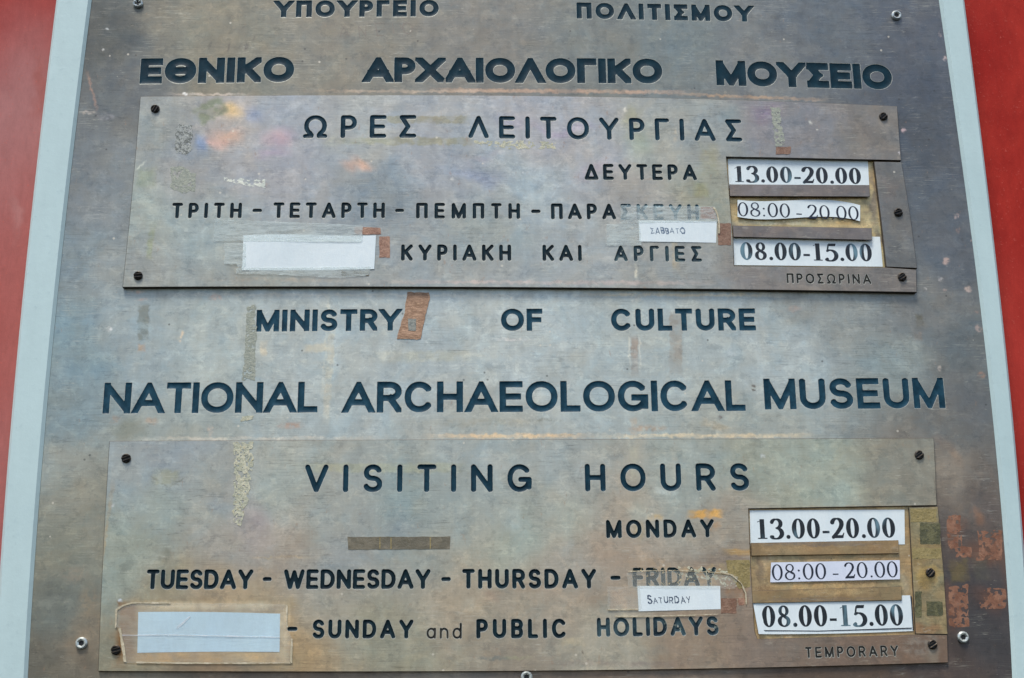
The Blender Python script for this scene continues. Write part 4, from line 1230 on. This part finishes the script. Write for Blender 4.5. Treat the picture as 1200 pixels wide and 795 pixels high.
def hand(text, x0, yb0, yt0, x1, yb1, yt1, sheet, parent, mat, w=.13, seed=3, big=0):
    rn = random.Random(seed); d = sheet.d
    p0, p1 = P(x0, yb0, d), P(x1, yb1, d)
    H = ((P(x0, yt0, d) - p0)[1] + (P(x1, yt1, d) - p1)[1]) / 2
    total = float(np.linalg.norm(p1 - p0)); ux = (p1 - p0) / total
    gs = .80; xs = layout(text, total, H, w, gs); fs = []; h = .0002
    for i, (c, lx) in enumerate(zip(text, xs)):
        hh = H * (1.25 if i == 0 and big else rn.uniform(.92, 1.06))
        mg = .002; Wm = 1.3 * hh
        gx = lx - mg + np.arange(int((Wm + 2 * mg) / h)) * h; gy = -mg + np.arange(int((hh + 2 * mg) / h)) * h
        X, Y = np.meshgrid(gx, gy)
        f, _ = glyph_field(c, w, gs, False, X + Y * .10, Y, lx, hh, rn)
        fs.append((f, gx, gy, p0 + np.array([0, rn.uniform(-.0004, .0004)]), ux))
    return ink_mesh('handwriting', fs, sheet, mat, parent, h)


GRP = 'paper slips printed with opening times'


def slip(top, bot, d, text, tx, mat, pm, bold, label, bend=None):
    s = Sheet(top, bot, d, bend)
    o = tag(s.build('time_slip', mat), label, 'paper slip', GRP)
    printed(text, *tx, s, o, bold, pm)
    return o


wav = lambda u, v: .0013 * math.sin(u * 5.2 + .4) * (1 - .6 * v) + .0002
slip([(852.9, 185.6), (1017, 189.2)], [(854.4, 221), (1018.8, 222)], .0016, '13.00-20.00', (859.5, 213.4, 194.2, 1010, 215.8, 197.6), M['paper'], M['print'], True,
     'white slip printed 13.00-20.00 in the top slot of the upper panel', lambda u, v: .0002 * math.sin(u * 7))
slip([(864.2, 234.6), (905, 236.4), (945, 234.4), (1008.2, 240.4)], [(864.2, 254.4), (910, 257.2), (945, 254.8), (1008, 259.4)], .0030, '08:00 - 20.00', (864.8, 253.6, 237, 1007.4, 258, 242.4), M['paper'], M['print_thin'], False,
     'wavy narrow slip printed 08:00 - 20.00 between the grey rails of the upper panel', wav)
slip([(859, 274), (1031.4, 277.6)], [(860.4, 311), (1034.6, 312.6)], .0016, '08.00-15.00', (868, 304.6, 284.2, 1023, 306.2, 286), M['paper'], M['print'], True,
     'white slip printed 08.00-15.00 above the word ΠΡΟΣΩΡΙΝΑ', lambda u, v: .0003 * math.sin(u * 4 + 1))
slip([(878.6, 598.4), (1060, 597.4)], [(879.6, 640), (1060.4, 638.2)], .0013, '13.00-20.00', (886, 631.8, 608.6, 1050.4, 630, 606.8), M['paper'], M['print'], True,
     'white slip printed 13.00-20.00 beside the word MONDAY', lambda u, v: .0002 * math.sin(u * 6))
slip([(903.6, 659.4), (1054.4, 656.6)], [(902.6, 682.6), (1054.6, 679)], .0020, '08:00 - 20.00', (905, 680.4, 661.6, 1053, 676.4, 658.2), M['paper_lilac'], M['print_thin'], False,
     'narrow lilac-white slip printed 08:00 - 20.00 between the brass rails of the lower panel', lambda u, v: .0002 * math.sin(u * 9))
slip([(881.8, 703), (1066.6, 697.8)], [(888.6, 743.4), (960, 743), (1071, 739.6)], .0018, '08.00-15.00', (893.6, 735, 710.4, 1059.8, 733, 708.2), M['paper'], M['print'], True,
     'white slip printed 08.00-15.00 with a lifted corner above the word TEMPORARY', lambda u, v: .0022 * max(0, 1 - u * 22) * v + .0002 * math.sin(u * 5))

rn_ = [o for o in COL.objects if o.get('label', '').endswith('above the word TEMPORARY')][0]
for q in ([(888, 738.6), (960, 739.2), (1068.6, 735.6), (1068.6, 736.6), (960, 740.2), (888, 739.6)], [(1067.2, 699), (1068.4, 699), (1071, 739), (1069.8, 739)]):
    mb = MB(); mb.piece(UV(q, .0022), .0022, .0016, 0); mb.build('printed_rule', M['print_thin'], rn_)
# blank paper strips and handwritten notes
s1 = Sheet([(285.2, 276), (340, 275), (400, 276.2), (440.6, 276)], [(283.6, 317), (340, 317), (400, 316.4), (438.6, 315.6)], D1 + .0004, lambda u, v: .0003 * math.sin(u * 6 + v * 2))
tag(s1.build('paper_strip', M['paper']), 'blank white paper strip taped left of the word ΚΥΡΙΑΚΗ', 'paper strip', 'blank paper strips taped over a day')
s2 = Sheet([(162, 717.4), (240, 717.4), (328.2, 719.4)], [(161, 765.2), (245, 764), (327.6, 764.2)], D2 + .0003, lambda u, v: .0002 * math.sin(u * 5 + v * 3))
tag(s2.build('paper_strip', M['paper_blue']), 'blank bluish paper strip under tape left of the word SUNDAY', 'paper strip', 'blank paper strips taped over a day')
n1 = Sheet([(748.2, 258.4), (840, 259.4)], [(749.4, 283.2), (839.2, 284.6)], D1 + .0004, lambda u, v: .0002 * math.sin(u * 4))
o = tag(n1.build('paper_note', M['paper']), 'small white note with ΣΑΒΒΑΤΟ written by hand', 'note', 'handwritten notes taped on the panels')
hand('ΣΑΒΒΑΤΟ'.replace('Β', 'B'), 763, 274.2, 267.2, 803, 274.4, 267.4, n1, o, M['pen_pale'], .12, 4)
n2 = Sheet([(746.8, 686.8), (844, 686.8)], [(748.4, 716.6), (844.6, 714)], D2 + .0004, lambda u, v: .0002 * math.sin(u * 4 + 1))
o = tag(n2.build('paper_note', M['paper']), 'small white note with SATURDAY written by hand', 'note', 'handwritten notes taped on the panels')
hand('SATURDAY', 759.4, 707.8, 700, 810, 706.4, 698.6, n2, o, M['pen'], .115, 8, 1)


# ------------------------------------------------------------------ tape and what old tape has left
def ragged(name, px, d, mat, label, cat, amp=1.2, freq=180, th=.00022, seed=1, holes=0.0, group=None, parent=None, hfreq=420):
    """thin piece with a torn outline; amp in photo pixels; holes = how much of it has flaked off"""
    q = UV(px, d); lo, hi = q.min(0) - .004, q.max(0) + .004
    h = .0005
    gx = np.arange(lo[0], hi[0], h); gy = np.arange(lo[1], hi[1], h)
    X, Y = np.meshgrid(gx, gy)
    f = poly_sdf(X, Y, q) + fbm(X * freq, Y * freq, seed) * amp * MPX
    if holes: f = np.maximum(f, (holes - .5 - fbm(X * hfreq, Y * hfreq, seed + 20) * .5) * .006)
    loops = [simplify(c, .00012) for c in contours(f, 0.0, gx[0], gy[0], h) if abs(area(c)) > 6e-7]
    loops = [c for c in loops if len(c) >= 3]
    V, Fc, of, _ = cdt(loops)
    mb = MB()
    mb.add([(x, -(d + th), z) for x, z in V], [a for a, g in zip(Fc, of) if len(g) % 2 == 1])
    for lp in loops:
        n = len(lp)
        mb.add([(x, -(d + th), z) for x, z in lp] + [(x, -(d - .0002), z) for x, z in lp],
               [[i, n + i, n + (i + 1) % n, (i + 1) % n] for i in range(n)])
    o = mb.build(name, mat, parent)
    if parent is None: tag(o, label, cat, group)
    return o


def quad(x0, y0, x1, y1): return [(x0, y0), (x1, y0), (x1, y1), (x0, y1)]


# on the back plate
flat_plate = Sheet([(300, 20), (520, 20)], [(300, 60), (520, 60)], 0.0)
hand('ΑΝΕΙΟ', 398, 44, 29.5, 484, 40, 26.5, flat_plate, plate, M['scratch'], .055, 12).name = 'scratched_writing'
k = ragged('tape_scrap', [(477.4, 342.6), (502.6, 343.2), (504, 350), (500, 366), (496.6, 380), (493.4, 398), (464.4, 398), (469, 384), (474, 366)], 0, M['r_brown'],
           'torn brown tape scrap right after the word MINISTRY', 'tape', 1.3, 150, .0006, 3)
ragged('grey_core', quad(478.5, 374, 487.5, 388), .0006, M['r_grey'], None, None, 1.0, 250, .0003, 5, parent=k)
ragged('tape_scrap', [(290.4, 359), (300, 357.6), (298.6, 378), (302, 392), (299, 412), (299, 430), (298, 446), (283.6, 446), (286, 420), (288, 390)], 0, M['r_dull'],
       'long grey-green tape remnant between MINISTRY and NATIONAL', 'tape', 2.0, 240, .0002, 11, .34)
ragged('tape_scrap', [(284, 488), (298, 487), (296, 491), (281.6, 494.6)], 0, M['r_cream'], 'small cream tape shred under the second N of NATIONAL', 'tape', 1.0, 260, .0003, 12, .1)
for px, lb, sd_ in (([(1110, 605), (1126, 604), (1127.5, 640), (1139, 641), (1138, 654), (1118, 653.5), (1112, 640)], 'L-shaped orange glue stain right of the MONDAY slip', 2),
                    (quad(1145.5, 622.5, 1174.6, 656), 'squarish orange glue stain next to the right frame edge', 4),
                    ([(1111, 688), (1133, 686.5), (1136, 734), (1112, 733)], 'tall orange glue stain above the right bolt', 6),
                    (quad(1149, 689, 1178.6, 713.6), 'wide dark orange glue stain, lowest next to the frame', 8)):
    ragged('glue_stain', px, 0, M['r_copper'], lb, 'glue stain', 3.0, 110, .00008, sd_, .40, 'orange glue stains on the right margin', None, 260)
# on the upper panel
ragged('label_remnant', [(207, 146), (226, 147), (224.4, 175), (219, 181), (205, 181), (206, 165)], D1, M['r_silver'], 'scratched silvery label remnant above the word ΤΡΙΤΗ', 'label remnant', 2.2, 240, .0002, 7, .36)
ragged('label_remnant', [(201, 196), (213, 195), (229, 205), (228, 224), (213, 227), (199, 221)], D1, M['r_dull'], 'dull grey-green label remnant just above the word ΤΡΙΤΗ', 'label remnant', 2.4, 180, .00015, 9, .34)
ragged('glue_stain', [(263, 209), (290, 210), (312, 209), (311, 220), (292, 219), (264, 213)], D1, M['r_pale'], 'pale flaky glue streak below the omega', 'glue stain', 2.6, 220, .0001, 13, .46)
ragged('glue_stain', [(556, 166), (600, 164.6), (652, 167), (651, 174), (600, 176), (560, 170)], D1, M['r_cream'], 'cream glue streak under the word ΛΕΙΤΟΥΡΓΙΑΣ', 'glue stain', 2.4, 200, .0001, 15, .48)
ragged('tape_scrap', [(903, 126), (914, 127), (917, 150), (920, 171), (909, 172), (906, 150)], D1, M['r_dull'], 'narrow crinkled tape remnant at the end of ΛΕΙΤΟΥΡΓΙΑΣ', 'tape', 2.0, 260, .0002, 17, .36)
ragged('tape_scrap', quad(909.5, 172.4, 926.6, 181), D1, M['r_mud'], 'tiny brown tape scrap above the upper 13.00-20.00 slip', 'tape', .8, 220, .0003, 18)
ragged('tape_scrap', [(415, 266), (446, 267), (447, 275), (416, 275)], D1, M['r_rust'], 'flat brown tape scrap at the top right corner of the white blank strip', 'tape', .7, 220, .0003, 19)
ragged('tape_scrap', quad(444.4, 277.4, 456.8, 302), D1, M['r_rust'], 'upright brown tape scrap just left of the word ΚΥΡΙΑΚΗ', 'tape', .7, 220, .0003, 20)
ragged('tape_scrap', quad(400, 317.6, 432, 323.6), D1, M['r_olive'], 'grey ribbed tape scrap under the white blank strip', 'tape', .8, 220, .0002, 21)
ragged('tape_scrap', [(821, 243), (836, 243), (839.6, 257), (821, 257)], D1, M['r_rust'], 'orange-brown tape scrap touching the end of ΠΑΡΑΣΚΕΥΗ', 'tape', .7, 220, .0002, 22)
ragged('tape_scrap', quad(841.4, 262, 856.8, 287.6), D1, M['r_mud'], 'brown tape scrap right of the ΣΑΒΒΑΤΟ note', 'tape', .7, 220, .0002, 23)
# on the lower panel
k = ragged('tape_strip', [(407.4, 629.6), (527.6, 629), (527.2, 643.6), (408, 644.4)], D2, M['r_olive'], 'dark olive tape strip above the word WEDNESDAY', 'tape', .5, 220, .0003, 24)
for x in (444.6, 457.6, 503.6): ragged('crease', quad(x, 629.8, x + 1.2, 643.8), D2 + .0003, M['r_moss'], None, None, .2, 220, .0001, int(x), parent=k)
ragged('tape_scrap', [(273.4, 519), (297, 518), (296.4, 545), (292, 575), (290, 598), (282, 616), (272.6, 612), (275, 560)], D2, M['r_cream'], 'cream crusted tape remnant left of the word VISITING', 'tape', 2.2, 240, .0003, 25, .40)
ragged('tape_scrap', [(850.6, 657), (878.6, 656), (879, 688), (866, 690), (853, 672)], D2, M['r_moss'], 'olive tape scrap between FRIDAY and the slot', 'tape', .8, 220, .0002, 26)
ragged('tape_scrap', quad(845, 701.4, 863, 719), D2, M['r_mud'], 'brown tape scrap right of the SATURDAY note', 'tape', .7, 220, .0002, 27)
ragged('tape_scrap', [(865, 701), (872.4, 701), (872, 709.6), (865.6, 709.6)], D2, M['r_rust'], 'tiny orange tape end under the curled clear tape', 'tape', .6, 220, .0002, 28)
for px, mt, lb, sd_ in ((quad(1067, 596.6, 1097.6, 612), 'r_moss', 'pale olive tape patch at the top of the brass strip', 31), (quad(1078, 613.4, 1101.6, 638), 'r_green', 'dark green square tape patch on the brass strip', 32),
                        (quad(1069, 642.6, 1102.6, 655), 'r_moss', 'olive tape patch just above the middle screw of the brass strip', 33), (quad(1072.4, 693, 1080, 723.6), 'r_green', 'narrow dark green tape patch low on the brass strip', 34),
                        (quad(1085.8, 705, 1105, 722), 'r_green', 'dark green tape patch at the bottom right of the brass strip', 35)):
    ragged('tape_patch', px, D2 - .0003, M[mt], lb, 'tape', 1.0, 240, .0002, sd_, .12, 'tape patches on the brass strip')
ragged('glue_stain', [(790, 664), (846, 666), (866, 678), (868, 694), (848, 690), (842, 680), (796, 676)], D2, M['r_cream'], 'crazed yellowish glue over the last letters of FRIDAY', 'glue stain', 2.4, 220, .0001, 71, .60)
# clear tape
TG = 'clear tape over papers and letters'
ragged('clear_tape', [(251.5, 257), (400, 263), (425, 265), (424, 284), (250, 283)], D1 + .0007, M['tape'], 'clear tape along the top of the white blank strip', 'tape', .7, 200, .0001, 41, group=TG)
ragged('clear_tape', [(263, 284.6), (288, 284.6), (288, 311), (282, 319), (277, 310), (262.6, 310)], D1 + .0009, M['tape'], 'small clear tape at the left end of the white blank strip', 'tape', .7, 200, .0001, 42, group=TG)
ragged('clear_tape', [(277, 314), (434, 313), (432, 322.6), (398, 326), (340, 323), (277, 321)], D1 + .0007, M['tape'], 'clear tape along the bottom of the white blank strip', 'tape', .9, 200, .0001, 43, group=TG)
ragged('clear_tape', [(727, 240.8), (838, 242.4), (841.4, 259.6), (727.4, 262)], D1 + .0007, M['tape'], 'clear tape over the worn end of ΠΑΡΑΣΚΕΥΗ', 'tape', .6, 200, .0001, 44, group=TG)
ragged('clear_tape', [(710.8, 263), (749, 261.8), (752, 287.6), (710.6, 288)], D1 + .0007, M['tape'], 'clear tape at the left end of the ΣΑΒΒΑΤΟ note', 'tape', .6, 200, .0001, 45, group=TG)
ragged('clear_tape', [(735, 670), (800, 669), (864.6, 676), (862, 690), (736, 689.6)], D2 + .0007, M['tape_amber'], 'yellowed clear tape over the word FRIDAY', 'tape', .7, 200, .0001, 46, group=TG)
ragged('clear_tape', [(711.8, 688), (750, 687), (752, 715), (712, 715)], D2 + .0007, M['tape_amber'], 'yellowed clear tape at the left end of the SATURDAY note', 'tape', .6, 200, .0001, 47, group=TG)
ragged('clear_tape', [(135.4, 712.6), (155, 706.4), (336, 708), (336.4, 736.4), (342, 748.4), (341, 778), (146, 777), (141.6, 737), (135, 735)], D2 + .0006, M['tape_amber'], 'wide yellowed tape over the bluish blank strip', 'tape', .7, 200, .0001, 48, group=TG)


k = [o for o in COL.objects if o.get('label', '').startswith('wide yellowed tape')][0]
for n_, q in enumerate(([(141, 744), (200, 743.6), (328, 746.4), (328, 747.6), (200, 745), (141, 745.4)], [(206, 736), (222, 722), (224, 722.6), (209, 737)])):
    ragged('tape_crease', q, D2 + .0008, M['crease'], None, None, .5, 260, .0001, 80 + n_, parent=k)


def whitened(pts, wpx, d, label, seed, parent=None):
    p = curve_px(pts, 26); n = np.gradient(p, axis=0); n /= np.linalg.norm(n, axis=1)[:, None]
    wv_ = wpx * (.62 + .5 * vnoise(np.arange(26) * .45, np.zeros(26) + seed, seed))
    nn = np.stack([-n[:, 1], n[:, 0]], 1) * wv_[:, None] / 2
    return ragged('tape_edge', np.vstack([p + nn, (p - nn)[::-1]]), d, M['r_white'], label, 'tape', .5, 300, .0002, seed, .18, 'whitened tape edges')


whitened([(135.6, 736), (136.4, 714.4), (145, 709.6), (155, 706.6), (200, 706.8)], 2.2, D2 + .0008, 'white tape edge bent round the top left of the bluish strip', 61)
whitened([(140, 736), (143, 752), (146.6, 776)], 3.4, D2 + .0008, 'white lifted tape edge beside the lower left screw', 62)
whitened([(336, 709), (336.4, 736.4)], 2.4, D2 + .0008, 'white tape edge right of the bluish strip, upper half', 63)
whitened([(342.2, 748.6), (341, 777.4)], 2.4, D2 + .0008, 'white tape edge right of the bluish strip, lower half', 64)
whitened([(160, 776.6), (240, 777.4), (340.6, 777)], 1.8, D2 + .0008, 'white tape edge below the bluish strip', 65)
whitened([(736, 670), (800, 669.2), (845, 671.6)], 1.0, D2 + .0010, 'thin white tape edge across the word FRIDAY', 66)
whitened([(845, 671), (858, 674), (869, 684), (874, 696), (874.6, 709)], 1.5, D2 + .0010, 'curled white tape edge at the end of FRIDAY', 67)
whitened([(712, 714.8), (748, 714)], 1.4, D2 + .0010, 'thin white tape edge left of the SATURDAY note', 68)
whitened([(720, 722.4), (780, 722), (842, 720)], 1.2, D2 + .0010, 'thin white tape edge over the word HOLIDAYS', 69)
whitened([(836, 243), (840, 250), (842.6, 262), (842.6, 274)], 2.0, D1 + .0010, 'curled white tape edge right of the ΣΑΒΒΑΤΟ note', 70)
